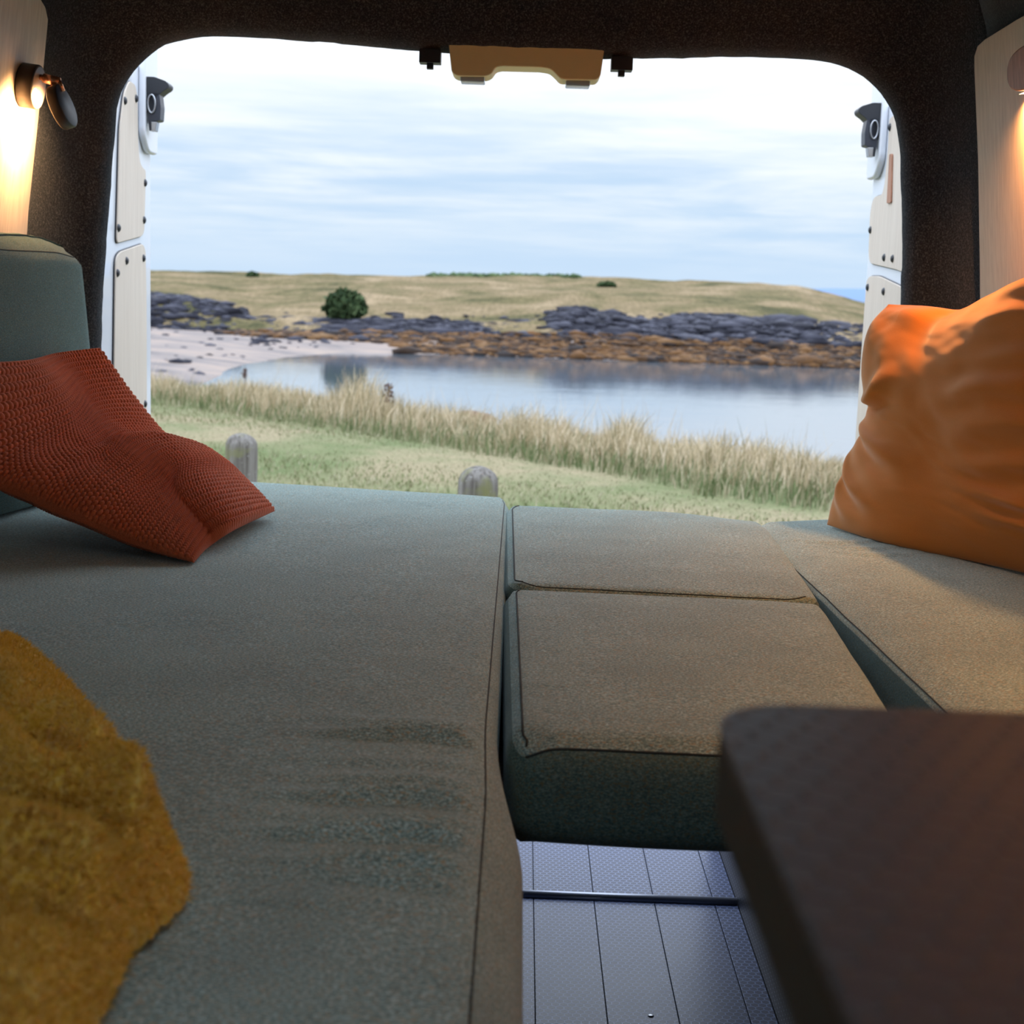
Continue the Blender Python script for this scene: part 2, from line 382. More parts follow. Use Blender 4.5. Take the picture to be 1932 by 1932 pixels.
# metal joint strip
pts = [(BX-0.002, seamY-0.004), (-0.04, seamY+0.003)]
st = tube('floor_joint_strip', [(-0.10, seamY+0.002, 0.0005), (BX-0.001, seamY, 0.0005)], 0.0095, M['strip'], None, 14)
tag(st, 'half round dark metal joint strip lying across the hexagon patterned floor', 'trim strip')
# floor screw
sp = onZ(1228, 1917, 0)
o = bm_obj('floor_screw', lathe_bm([(0, 0.0015), (0.0025, 0.0018), (0.0045, 0.0008), (0.005, 0.0)], Matrix.Translation(sp), 20), M['steel'], None, True)
tag(o, 'small countersunk screw head in the floor plank near the bottom of the picture', 'screw')
# benches under the cushions
BT = 0.56
def bench(name, x0, x1, y0, y1, side, label):
    e = empty(name, ((x0+x1)/2, (y0+y1)/2, 0), label, 'bench')
    rbox('side_panel', *( (x0, x0+0.015) if side < 0 else (x1-0.015, x1)), y0, y1, 0.001, BT, M['side_vinyl'], e, 0.001)
    rbox('side_panel', *( (x1-0.015, x1) if side < 0 else (x0, x0+0.015)), y0, y1, 0.001, BT, M['side_vinyl'], e, 0.001)
    rbox('end_panel', x0+0.016, x1-0.016, y0, y0+0.015, 0.001, BT, M['side_vinyl'], e, 0.001)
    rbox('end_panel', x0+0.016, x1-0.016, y1-0.015, y1, 0.001, BT, M['side_vinyl'], e, 0.001)
    rbox('top_board', x0, x1, y0, y1, BT, BT+0.012, M['side_vinyl'], e, 0.001)
    return e
bench('bench_box', BX, CX+0.93, 0.75, 2.99, -1, 'dark hexagon textured bench box at right, under the cushion by the orange pillow')
bench('bench_box', CX-0.93, -0.075, -0.5, 2.99, 1, 'bench box under the large grey-green mattress, hidden behind its overhanging edge')
# ------------------------------------------------------------------ side panels (birch ply)
def side_plane(s):
    # plane through wall at z=1.15 and z=1.62
    xa, xb = CX+s*(wallX(1.15)-0.018), CX+s*(wallX(1.62)-0.018)
    p0 = Vector((xa, 0, 1.15)); d = Vector((xb-xa, 0, 0.47)).normalized(); n = Vector((-s*d.z, 0, s*d.x)); 
    if n.x*s > 0: n = -n
    return p0, n
pL, nL = side_plane(-1); pR, nR = side_plane(1)
def plz(p0, n, y, z): # point on plane at y,z
    return Vector((p0.x-(z-p0.z)*n.z/n.x, y, z))
lp = [onPl(38, 470, pL, nL), onPl(42, 400, pL, nL), onPl(60, 230, pL, nL), onPl(74, 90, pL, nL), onPl(79, 35, pL, nL)]
lp += [onPl(74, 12, pL, nL), onPl(62, -8, pL, nL), onPl(45, -22, pL, nL)]
yb_ = lp[0].y
outl = [plz(pL, nL, yb_, 0.80)] + lp + [plz(pL, nL, 0.2, 1.60), plz(pL, nL, 0.2, 0.80)]
o = prism('wall_panel', outl, nL, 0.012, M['ply'], None, 0.002); tag(o, 'pale birch plywood wall panel behind the round reading lamp, glowing in its light', 'wall panel')
rp = [onPl(1861, 620, pR, nR), onPl(1860, 500, pR, nR), onPl(1857, 300, pR, nR), onPl(1850, 130, pR, nR), onPl(1850, 105, pR, nR), onPl(1856, 86, pR, nR), onPl(1870, 73, pR, nR), onPl(1932, 35, pR, nR)]
outr = [plz(pR, nR, rp[0].y, 0.80)] + rp + [plz(pR, nR, 0.6, rp[-1].z+0.01), plz(pR, nR, 0.6, 0.80)]
o = prism('wall_panel', outr[::-1], nR, 0.012, M['ply'], None, 0.002); tag(o, 'pale plywood wall panel at right behind the orange pillow, lit from the walnut lamp', 'wall panel')

# ------------------------------------------------------------------ cushions
def unit_box(nx, ny, nz):
    """surface grid of [-1,1]^3, quads; returns verts,faces (welded)"""
    idx = {}; V = []; F = []
    def vid(i, j, k):
        key = (i, j, k)
        if key not in idx: idx[key] = len(V); V.append((2*i/nx-1, 2*j/ny-1, 2*k/nz-1))
        return idx[key]
    for i in range(nx):
        for j in range(ny):
            F.append((vid(i, j, nz), vid(i+1, j, nz), vid(i+1, j+1, nz), vid(i, j+1, nz)))
            F.append((vid(i, j, 0), vid(i, j+1, 0), vid(i+1, j+1, 0), vid(i+1, j, 0)))
    for i in range(nx):
        for k in range(nz):
            F.append((vid(i, 0, k), vid(i+1, 0, k), vid(i+1, 0, k+1), vid(i, 0, k+1)))
            F.append((vid(i, ny, k), vid(i, ny, k+1), vid(i+1, ny, k+1), vid(i+1, ny, k)))
    for j in range(ny):
        for k in range(nz):
            F.append((vid(0, j, k), vid(0, j, k+1), vid(0, j+1, k+1), vid(0, j+1, k)))
            F.append((vid(nx, j, k), vid(nx, j+1, k), vid(nx, j+1, k+1), vid(nx, j, k+1)))
    return np.array(V), np.array(F)
def cushion_shape(P, size, r, corners, z0, warp=None, crown=0.006, side_puff=0.004, plan_r=0.03, seed=1):
    """P local coords within +-size/2; corners: bilinear quad (x-,y-),(x+,y-),(x+,y+),(x-,y+)"""
    h = np.array(size)/2
    # plan rounding first (bigger radius) then edge rounding
    inner = np.clip(P[:, :2], -(h[:2]-plan_r), h[:2]-plan_r); d = P[:, :2]-inner; L = np.linalg.norm(d, axis=1); mx = np.abs(d).max(1)
    sc = np.where(L > 1e-9, mx/np.maximum(L, 1e-9), 1); Q = P.copy(); Q[:, :2] = inner+d*sc[:, None]
    # edge rounding: reduce plan by amount depending on z near top/bottom
    zd = np.clip((np.abs(Q[:, 2])-(h[2]-r))/r, 0, 1)
    ed = np.maximum(np.abs(Q[:, 0])/h[0], np.abs(Q[:, 1])/h[1])
    dist = np.minimum(h[0]-np.abs(Q[:, 0]), h[1]-np.abs(Q[:, 1]))  # distance to plan edge
    dd = np.clip((r-dist)/r, 0, 1)
    L2 = np.sqrt(dd**2+zd**2); m2 = np.maximum(dd, zd); s2 = np.where(L2 > 1e-9, m2/np.maximum(L2, 1e-9), 1)
    nz = np.sign(Q[:, 2])*((h[2]-r)+r*zd*s2); nz = np.where(zd > 0, nz, Q[:, 2])
    shift = (dd-dd*s2)*r
    ax = np.abs(Q[:, 0])/h[0] >= np.abs(Q[:, 1])/h[1]
    inn = np.clip(Q[:, :2], -(h[:2]-plan_r), h[:2]-plan_r); dv = Q[:, :2]-inn; Lv = np.linalg.norm(dv, axis=1); dvn = dv/np.maximum(Lv, 1e-9)[:, None]
    Q[:, :2] = Q[:, :2]-dvn*shift[:, None]; Q[:, 2] = nz
    # puff
    u = Q[:, 0]/h[0]; v = Q[:, 1]/h[1]; w = Q[:, 2]/h[2]
    top = (w > 0)*1.0
    Q[:, 2] += top*crown*(1-np.abs(u)**4)*(1-np.abs(v)**4)*np.clip(w, 0, 1)
    Q[:, :2] += dvn*(side_puff*(1-w*w))[:, None]*(dd > 0.3)[:, None]
    # bilinear
    s = (Q[:, 0]/size[0]+0.5)[:, None]; t = (Q[:, 1]/size[1]+0.5)[:, None]
    c = [np.array(q[:2]) for q in corners]
    XY = c[0]*(1-s)*(1-t)+c[1]*s*(1-t)+c[2]*s*t+c[3]*(1-s)*t
    O = np.zeros_like(Q); O[:, :2] = XY; O[:, 2] = z0+h[2]+Q[:, 2]
    O[:, 2] += 0.0012*vnoise(O[:, 0], O[:, 1], 9, seed)*top
    if warp is not None: O = warp(O, u, v, w)
    return O
def cushion(name, size, r, corners, z0, label, res=0.008, warp=None, seams=(), cat='cushion', mats=None, group=None, **kw):
    nx, ny, nz = [max(4, int(s/res)) for s in size]; nz = max(8, nz)
    U, F = unit_box(nx, ny, nz); P = U*np.array(size)/2
    V = cushion_shape(P, size, r, corners, z0, warp, **kw)
    ce = Vector(((corners[0][0]+corners[2][0])/2, (corners[0][1]+corners[2][1])/2, z0))
    e = empty(name, ce, label, cat, group)
    body = np_mesh('cover', V, F, M['wool'], e)
    if mats:
        for m in mats: body.data.materials.append(m)
        C = V[F].mean(1); Wc = U[F].mean(1)
        body.data.polygons.foreach_set('material_index', mats_fn(Wc).astype(np.int32))
    h = np.array(size)/2
    for sm in seams:
        L = np.array([[sm(t)[0]*h[0], sm(t)[1]*h[1], sm(t)[2]*h[2]] for t in np.linspace(0, 1, 90)])
        S = cushion_shape(L, size, r, corners, z0, warp, **kw); S[:, 2] += 0.0006
        o_ = tube('seam', [tuple(p) for p in S], 0.0013, M['seam'], e, 5)
    return e
def mats_fn(Wc):  # front/side boxing faces = wool with shade put into its colour
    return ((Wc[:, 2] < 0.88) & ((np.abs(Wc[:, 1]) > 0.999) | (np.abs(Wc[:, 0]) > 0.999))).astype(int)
def q(px, py, z=BED): p = onZ(px, py, z); return (p.x, p.y)
TH = 0.108
# big left mattress
ridges = [(1364, 660, 0.0018, 0.013), (1390, 700, 0.0070, 0.011), (1440, 640, 0.0016, 0.013), (1474, 620, 0.0022, 0.013), (1508, 640, 0.0068, 0.0115), (1548, 580, 0.0020, 0.011), (1578, 600, 0.0072, 0.0115), (1634, 620, 0.0066, 0.011), (1664, 600, 0.0040, 0.010), (1705, 600, 0.0014, 0.013)]
RG = []
for py, pxs, amp, wd_ in ridges:
    p = onZ(780, py, BED); p2 = onZ(pxs, py, BED); RG.append((p.x, p.y, p2.x, amp*1.55, wd_*0.95))
def left_warp(O, u, v, w):
    X, Y = O[:, 0], O[:, 1]
    tp = np.clip(w, 0, 1)**2
    for (xc, yc, xs, amp, wd_) in RG:
        cur = yc - 0.55*np.clip(X-xc, -0.02, 1)**2*3 - 0.22*(X-xc)*(X > xc) - 0.0*X + 0.006*np.sin(X*30+amp*900)
        fade = sstep(xs-0.10, xs+0.06, X)*(1-sstep(-0.055, -0.022, X))
        d = (Y-cur)/wd_
        O[:, 2] += tp*fade*amp*(np.exp(-d*d)-0.30*np.exp(-((d+1.6)/0.9)**2))
    # fine tension creases along the inner edge
    cre = vnoise(X*2.2, Y, 42, 5, 2)*sstep(-0.30, -0.06, X)*sstep(0.7, 1.1, Y)*(1-sstep(1.5, 2.9, Y))
    O[:, 2] += tp*0.0009*cre
    # inner side bulges where nothing holds it back
    nb = 1-sstep(1.16, 1.42, Y)
    sidef = sstep(-0.12, 0.0, X)*(np.abs(u) > 0.9)
    bulge = nb*(0.006+0.020*np.clip(1-np.abs(w+0.35)**2, 0, 1))*sidef
    O[:, 0] += bulge
    O[:, 0] -= 0.009*sidef*sstep(1.35, 1.6, Y)*(1-sstep(2.3, 2.9, Y))*np.clip(w, 0, 1)*0
    return O
lx1 = onZ(950, 1150, BED).x; rearL = onZ(480, 905, BED).y; rearLc = onZ(930, 935, BED).y
print('left edge x', lx1, rearL, rearLc)
lc = [(-0.955, 0.25), (lx1+0.001, 0.25), (lx1-0.003, rearLc), (-0.90, rearL+0.06)]
e = cushion('mattress', (0.95, 2.75, TH), 0.028, lc, BT+0.012, 'large grey-green wool mattress filling the left side, creased near its inner edge', 0.0062, left_warp,
            seams=[lambda t: (0.986, -0.98+1.95*t, 0.98)], cat='mattress', plan_r=0.075, crown=0.004, seed=3)
# centre rear cushion
cr_ = [q(956, 1104), q(1556, 1134), q(1440, 972), q(954, 950)]
def ext(c, dy0=0, dy1=0):
    return [(c[0][0], c[0][1]-dy0), (c[1][0], c[1][1]-dy0), (c[2][0], c[2][1]+dy1), (c[3][0], c[3][1]+dy1)]
SR = lambda t: (-0.955, -0.97+1.94*t, 0.99)
def mid_warp_r(O, u, v, w):
    O[:, 2] -= 0.010*np.clip(w, 0, 1)*sstep(0.55, 1, v)*sstep(0.2, 1, u)
    return O
cushion('seat_cushion', (0.39, 0.66, TH), 0.022, cr_, BT+0.012, 'small grey-green square cushion in the middle of the bed, at its rear edge', 0.008, mid_warp_r,
        seams=[SR, lambda t: (-0.96+1.92*t, -0.975, 0.98)], mats=[M['shaded_wool']], plan_r=0.05, seed=11)
cf_ = [q(962, 1391), q(1748, 1424), q(1552, 1131), q(955, 1104)]
cf_[2] = (cf_[2][0], cf_[2][1]-0.012); cf_[3] = (cf_[3][0], cf_[3][1]-0.008)
def mid_warp_f(O, u, v, w):
    # pinch at front left corner
    X, Y = O[:, 0], O[:, 1]
    p = np.exp(-(((u+0.93)/0.09)**2+((v+0.97)/0.06)**2))
    O[:, 2] -= 0.010*p*np.clip(w+0.4, 0, 1)
    O[:, 1] -= 0.008*(v < -0.97)*np.clip(1-w*w, 0, 1)+0.006*(v < -0.97)*np.clip(-w, 0, 1)
    O[:, 2] -= 0.006*(w < -0.5)*np.sin((u+1)*2.0)*0.5
    O[:, 2] += 0.0016*vnoise(X*0.6, Y*2.6, 14, 21, 2)*np.clip(w, 0, 1)*sstep(-0.2, -1, u)
    return O
cushion('seat_cushion', (0.39, 0.60, TH), 0.024, cf_, BT+0.012, 'small grey-green square cushion in the middle, nearest the dark table, shaded green front face', 0.007, mid_warp_f,
        seams=[lambda t: (-0.94, -0.985+1.95*t, 0.99), lambda t: (-0.94+1.90*t, -0.999, 0.86)], mats=[M['shaded_wool']], plan_r=0.03, seed=12)
# supporting board of the centre cushions
y0b = cf_[0][1]+0.05
bb = rbox('bed_board', -0.060, BX-0.002, y0b, cr_[2][1]-0.03, BT+0.002, BT+0.0115, M['side_vinyl'], None, 0.001)
tag(bb, 'thin board bridging the aisle beneath the two centre cushions', 'board')
# right cushion
rc_ = [q(2120, 1640), (0.80, q(2120, 1640)[1]), (0.83, q(1560, 962)[1]), q(1412, 985)]
def right_warp(O, u, v, w):
    X, Y = O[:, 0], O[:, 1]
    for (px, py, a) in ((1560, 1028, .003), (1600, 1040, .0022), (1640, 1052, .002)):
        p = onZ(px, py, BED); d = (Y-p.y-1.1*(X-p.x)**2*6+0.1*(X-p.x))/0.016
        O[:, 2] += np.clip(w, 0, 1)*a*(np.exp(-d*d)-0.7*np.exp(-(d+1.5)**2))*np.exp(-((X-p.x)/0.11)**2)
    # edge sags forward where it bulges to the aisle
    O[:, 0] -= 0.012*(u < -0.95)*np.clip(1-(w+0.3)**2, 0, 1)
    O[:, 2] -= 0.008*np.clip(w, 0, 1)*(1-sstep(-1.0, -0.75, u))
    return O
cushion('seat_cushion', (0.43, 2.0, TH), 0.014, rc_, BT+0.012, 'long grey-green bench cushion at right carrying the orange pillow', 0.0095, right_warp,
        seams=[lambda t: (-0.985, -0.97+1.9*t, 0.97)], mats=[M['shaded_wool']], plan_r=0.09, seed=14)
# backrest cushion at left
b0 = onZ(0, 984, BED); b1 = onZ(78, 962, BED); dr = (b1-b0).normalized(); nr = Vector((-dr.y, dr.x, 0))
far = b0+dr*0.375; near = b0-dr*0.10; th_b = 0.055
def back_geo():
    size = (0.475, th_b, 0.475); nx, ny, nz = 70, 14, 56
    U, F = unit_box(nx, ny, nz); P = U*np.array(size)/2
    def shape(P):
        c = [(0, 0), (size[0], 0), (size[0], size[1]), (0, size[1])]
        def wp_(O, u, v, w):
            # front face (v<0) bows, top slopes back
            O[:, 1] += 0.030*sstep(0.80, 1.0, w)*(v < 0.3)
            O[:, 1] -= 0.010*(v < 0)*(1-u**4)*(1-np.abs(w)**4)
            O[:, 0] += 0.012*(u > 0.9)*(w*0+sstep(1.0, -1.0, w))
            O[:, 2] += 0.004*vnoise(u*3+5, w*0, 1.0, 9)*(w > 0.9)-0.010*sstep(0.55, 1.0, u)*sstep(0.6, 1, w)
            return O
        O = cushion_shape(P, size, 0.026, c, BED+0.004, wp_, crown=0.004, side_puff=0.003, plan_r=0.03, seed=31)
        out = np.zeros_like(O)
        ox = near
        tilt = (O[:, 2]-BED)*0.07
        for k in range(3):
            out[:, k] = ox[k]+dr[k]*O[:, 0]+nr[k]*(O[:, 1]+tilt)
        out[:, 2] = O[:, 2]
        return out
    e = empty('backrest_cushion', near+dr*0.3, 'upright grey-green backrest cushion at left behind the rust knitted pillow', 'cushion')
    np_mesh('cover', shape(P), F, M['shaded_wool'], e)
    h = np.array(size)/2
    L = np.array([[x*h[0], -h[1], 0.885*h[2]] for x in np.linspace(-0.97, 0.97, 70)])
    tube('seam', [tuple(p) for p in shape(L)], 0.0013, M['seam'], e, 5)
    L = np.array([[0.95*h[0], -h[1], z*h[2]] for z in np.linspace(-0.95, 0.86, 60)])
    tube('seam', [tuple(p) for p in shape(L)], 0.0011, M['seam'], e, 5)
back_geo()
# ------------------------------------------------------------------ pillows
def bez_edge(pts, n):
    """catmull-rom resample through 3d pts"""
    P = [Vector(p) for p in pts]; m = len(P)
    if m == 2: return [P[0].lerp(P[1], i/(n-1)) for i in range(n)]
    out = []
    for i in range(n):
        t = i/(n-1)*(m-1); k = min(int(t), m-2); f = t-k
        p1, p2 = P[k], P[k+1]; p0 = P[k-1] if k > 0 else p1*2-p2; p3 = P[k+2] if k+2 < m else p2*2-p1
        out.append(0.5*((2*p1)+(-p0+p2)*f+(2*p0-5*p1+4*p2-p3)*f*f+(-p0+3*p1-3*p2+p3)*f*f*f))
    return out
def coons(c0, c1, d0, d1):
    """c0,c1 along u at v=0,1 ; d0,d1 along v at u=0,1 (lists of vectors)"""
    nu, nv = len(c0), len(d0)
    C0 = np.array(c0); C1 = np.array(c1); D0 = np.array(d0); D1 = np.array(d1)
    u = np.linspace(0, 1, nu)[:, None, None]; v = np.linspace(0, 1, nv)[None, :, None]
    S = (1-v)*C0[:, None, :]+v*C1[:, None, :]+(1-u)*D0[None]+u*D1[None]
    S -= (1-u)*(1-v)*C0[0]+u*(1-v)*C0[-1]+(1-u)*v*C1[0]+u*v*C1[-1]
    return S
def normals(S):
    du = np.gradient(S, axis=0); dv = np.gradient(S, axis=1); n = np.cross(du, dv); return n/np.maximum(np.linalg.norm(n, axis=-1, keepdims=True), 1e-9)
def shell_from(front, back):
    """two grids sharing border -> closed mesh"""
    nu, nv = front.shape[:2]; F1 = grid_faces(nu, nv)
    V = np.concatenate([front.reshape(-1, 3), back.reshape(-1, 3)]); F2 = grid_faces(nu, nv)[:, ::-1].copy()
    off = nu*nv; idx = np.arange(off).reshape(nu, nv); mp_ = np.arange(off)+off
    for a in (idx[0], idx[-1], idx[:, 0], idx[:, -1]): mp_[a] = a
    F2 = mp_[F2]
    return V, np.concatenate([F1, F2])
def knit_mat():
    m, t, b = newmat('rust_knit'); oc = t('TexCoord').outputs['Object']
    n = t('TexNoise', i={'Vector': oc, 'Scale': 500.0, 'Detail': 3.0}).outputs[0]
    c = t.mix(n, (0.42, 0.096, 0.040), (0.72, 0.185, 0.080))
    setb(t, b, col=c, rough=0.95, spec=0.1, sheen=0.15, nrm=t('Bump', i={'Height': n, 'Strength': 0.6, 'Distance': 0.001}).outputs[0])
    return m
M['knit'] = knit_mat()
def rust_pillow():
    nu, nv = 440, 420
    zb = BED+0.008
    Rr = onZ(519, 964, zb+0.012); Bb = onZ(366, 1062, zb)           # bottom short edge (along depth)
    Tt = onY(187, 656, 2.72)                                        # far top corner
    Tn = Vector((-0.835, 2.13, BED+0.285))                          # near top corner (outside frame)
    # far edge bottom->top through silhouette points
    far_ = [Rr, onY(455, 908, 2.68), onY(410, 876, 2.68), onY(330, 850, 2.69), onY(252, 755, 2.70), Tt]
    near_ = [Bb, onY(250, 1025, 2.14), onY(150, 982, 2.13), onY(60, 945, 2.12), onY(-40, 885, 2.12), Tn]
    low_ = [Bb, onZ(395, 1030, zb+0.004), onZ(440, 1000, zb+0.02), Rr]
    top_ = [Tn, Vector((-0.82, 2.4, BED+0.272)), onY(90, 672, 2.62), Tt]
    # u from bottom to top, v from near to far
    S = coons(bez_edge(near_, nu), bez_edge(far_, nu), bez_edge(low_, nv), bez_edge(top_, nv))
    N = normals(S)
    if N[nu//2, nv//2, 2] < 0: N = -N
    u = np.linspace(0, 1, nu)[:, None]; v = np.linspace(0, 1, nv)[None, :]
    pr = ((4*u*(1-u))**0.55)*((4*v*(1-v))**0.55)
    puf = 0.078*pr
    # creases
    U, Vv = np.meshgrid(u[:, 0], v[0], indexing='ij')
    cr = -0.008*np.exp(-(((U-0.60+0.22*(Vv-0.5))/0.035)**2))*sstep(0.15, 0.5, Vv)*(1-sstep(0.9, 1.0, Vv))
    cr += 0.010*np.exp(-(((U-0.53+0.22*(Vv-0.5))/0.04)**2))*sstep(0.15, 0.5, Vv)
    cr += -0.004*np.exp(-(((U-0.36-0.15*(Vv-0.5))/0.05)**2))*(1-sstep(0.45, 0.75, Vv))
    cr += 0.009*vnoise(U*1.4, Vv*2.2, 2.2, 77, 3)*pr
    ko = pr**0.25
    ang_ = 0.0
    nb_u, nb_v = 58, 52
    rowi = np.floor(U*nb_u); ph = (rowi % 2)*0.5
    fu = (U*nb_u) % 1-0.5; fv = (Vv*nb_v+ph) % 1-0.5
    bob = np.sqrt(np.clip(1-(2*fu)**2*0.85-(2*fv)**2*0.85, 0, 1))
    edgef = np.minimum(np.minimum(U, 1-U), np.minimum(Vv, 1-Vv)); ef = np.clip(edgef/0.012, 0, 1)
    bob = bob*0.0058*ef
    Dn = N+np.array([0, -0.45, 0.0]); Dn /= np.linalg.norm(Dn, axis=-1, keepdims=True)
    front = S+Dn*((puf+cr*pr)[..., None]); N2 = normals(front); N2 *= np.sign((N2*N).sum(-1, keepdims=True)); front = front+N2*bob[..., None]
    # keep above the bed
    front[..., 2] = np.maximum(front[..., 2], BED+0.006)
    back = S-N*((0.040*pr-0.5*bob)[..., None]); back[..., 2] = np.maximum(back[..., 2], BED+0.0058)
    back[0] = front[0]; back[-1] = front[-1]; back[:, 0] = front[:, 0]; back[:, -1] = front[:, -1]
    # do not pass through the backrest face
    V, F = shell_from(front, back)
    o = np_mesh('throw_pillow', V, F, M['knit'])
    tag(o, 'rust red chunky knitted pillow slumped against the backrest at left', 'pillow')
rust_pillow()
def velvet_mat():
    m, t, b = newmat('orange_cotton'); oc = t('TexCoord').outputs['Object']
    n = t('TexNoise', i={'Vector': oc, 'Scale': 900.0, 'Detail': 2.0}).outputs[0]
    c = t.mix(n, (0.54, 0.18, 0.030), (0.68, 0.25, 0.050))
    setb(t, b, col=c, rough=0.9, spec=0.15, sheen=0.6, sr=0.4, sc=(1.0, 0.85, 0.7), nrm=t('Bump', i={'Height': n, 'Strength': 0.25, 'Distance': 0.0006}).outputs[0])
    return m
M['orange'] = velvet_mat()
def orange_pillow():
    nu, nv = 300, 300
    zb = BED+0.006
    BL = onZ(1560, 990, zb); pr_ = onZ(1932, 1081, zb); BR = BL+(pr_-BL)*1.45
    TL = onY(1676, 574, 2.72)
    TR = onPl(2015, 505, BR+Vector((0.03, 0.04, 0)), (0.25, 1, 0.0))
    left_ = [BL, onY(1576, 930, 2.73), onY(1612, 850, 2.725), onY(1640, 775, 2.72), onY(1630, 690, 2.72), onY(1640, 620, 2.72), TL]
    bot_ = [BL, onZ(1660, 1022, zb), onZ(1800, 1052, zb), pr_, BR]
    y1 = 2.70
    top_ = [TL, onY(1740, 578, 2.68), onY(1815, 585, 2.58), onY(1870, 556, 2.44), onY(1932, 524, 2.30), TR]
    right_ = [BR, BR+Vector((-0.01, -0.02, 0.10)), BR.lerp(TR, 0.6)+Vector((-0.01, -0.02, 0)), TR]
    # u along bottom (left->right), v up
    S = coons(bez_edge(bot_, nu), bez_edge(top_, nu), bez_edge(left_, nv), bez_edge(right_, nv))
    N = normals(S)
    if N[nu//2, nv//2, 1] > 0: N = -N
    U, Vv = np.meshgrid(np.linspace(0, 1, nu), np.linspace(0, 1, nv), indexing='ij')
    pr = ((4*U*(1-U))**0.6)*((4*Vv*(1-Vv))**0.6)
    puf = 0.070*pr
    w = 0
    # wrinkles radiating from the left edge tucks and from the right
    def fold(u0, v0, u1, v1, amp, wdt, taper=0.5):
        dx, dy = u1-u0, v1-v0; L = math.hypot(dx, dy); s = ((U-u0)*dx+(Vv-v0)*dy)/L/L; d = ((U-u0)*(-dy)+(Vv-v0)*dx)/L
        d = d+0.012*np.sin(s*5)
        wd = wdt*(1+1.2*np.clip(s, 0, 1))
        return amp*sstep(-0.12, 0.12, s)*(1-sstep(0.55, 1.1, s))*(np.exp(-(d/wd)**2)-0.8*np.exp(-((d+1.6*wd)/wd)**2))
    w = fold(0.0, 0.46, 0.33, 0.30, 0.019, 0.018)+fold(0.0, 0.55, 0.30, 0.66, 0.020, 0.018)+fold(0.0, 0.33, 0.24, 0.10, 0.020, 0.016)+fold(0.02, 0.22, 0.12, 0.02, 0.010, 0.014)
    w = w+fold(0.02, 0.95, 0.50, 0.86, 0.007, 0.030)+fold(0.42, 0.98, 0.30, 0.78, -0.012, 0.040)
    for k in range(9):
        v0 = 0.28+0.075*k+0.02*math.sin(k*5.1); u0 = 0.98; L = 0.42+0.12*math.sin(k*2.3)
        w = w+fold(u0, v0, u0-L, v0-0.03+0.05*math.sin(k*1.7), 0.0075+0.003*math.sin(k*3.3), 0.017)
    w = w+0.010*vnoise(U, Vv, 3.2, 5, 3)+0.0025*vnoise(U*0.8, Vv*2, 9, 6, 2)
    front = S+N*((puf+w*pr**0.6)[..., None]); back = S-N*((0.05*pr+0.004*vnoise(U, Vv, 5, 8)*pr)[..., None])
    front[..., 2] = np.maximum(front[..., 2], BED+0.0045); back[..., 2] = np.maximum(back[..., 2], BED+0.0045)
    lim = CX+np.interp(back[..., 2], [0, 0.9, 1.15, 1.62, 1.8], [0.955, 0.955, 0.935, 0.882, 0.80])-0.06
    back[..., 0] = np.minimum(back[..., 0], lim); front[..., 0] = np.minimum(front[..., 0], lim)
    V, F = shell_from(front, back)
    o = np_mesh('throw_pillow', V, F, M['orange']); tag(o, 'crumpled orange cotton pillow standing on the right cushion', 'pillow')
orange_pillow()
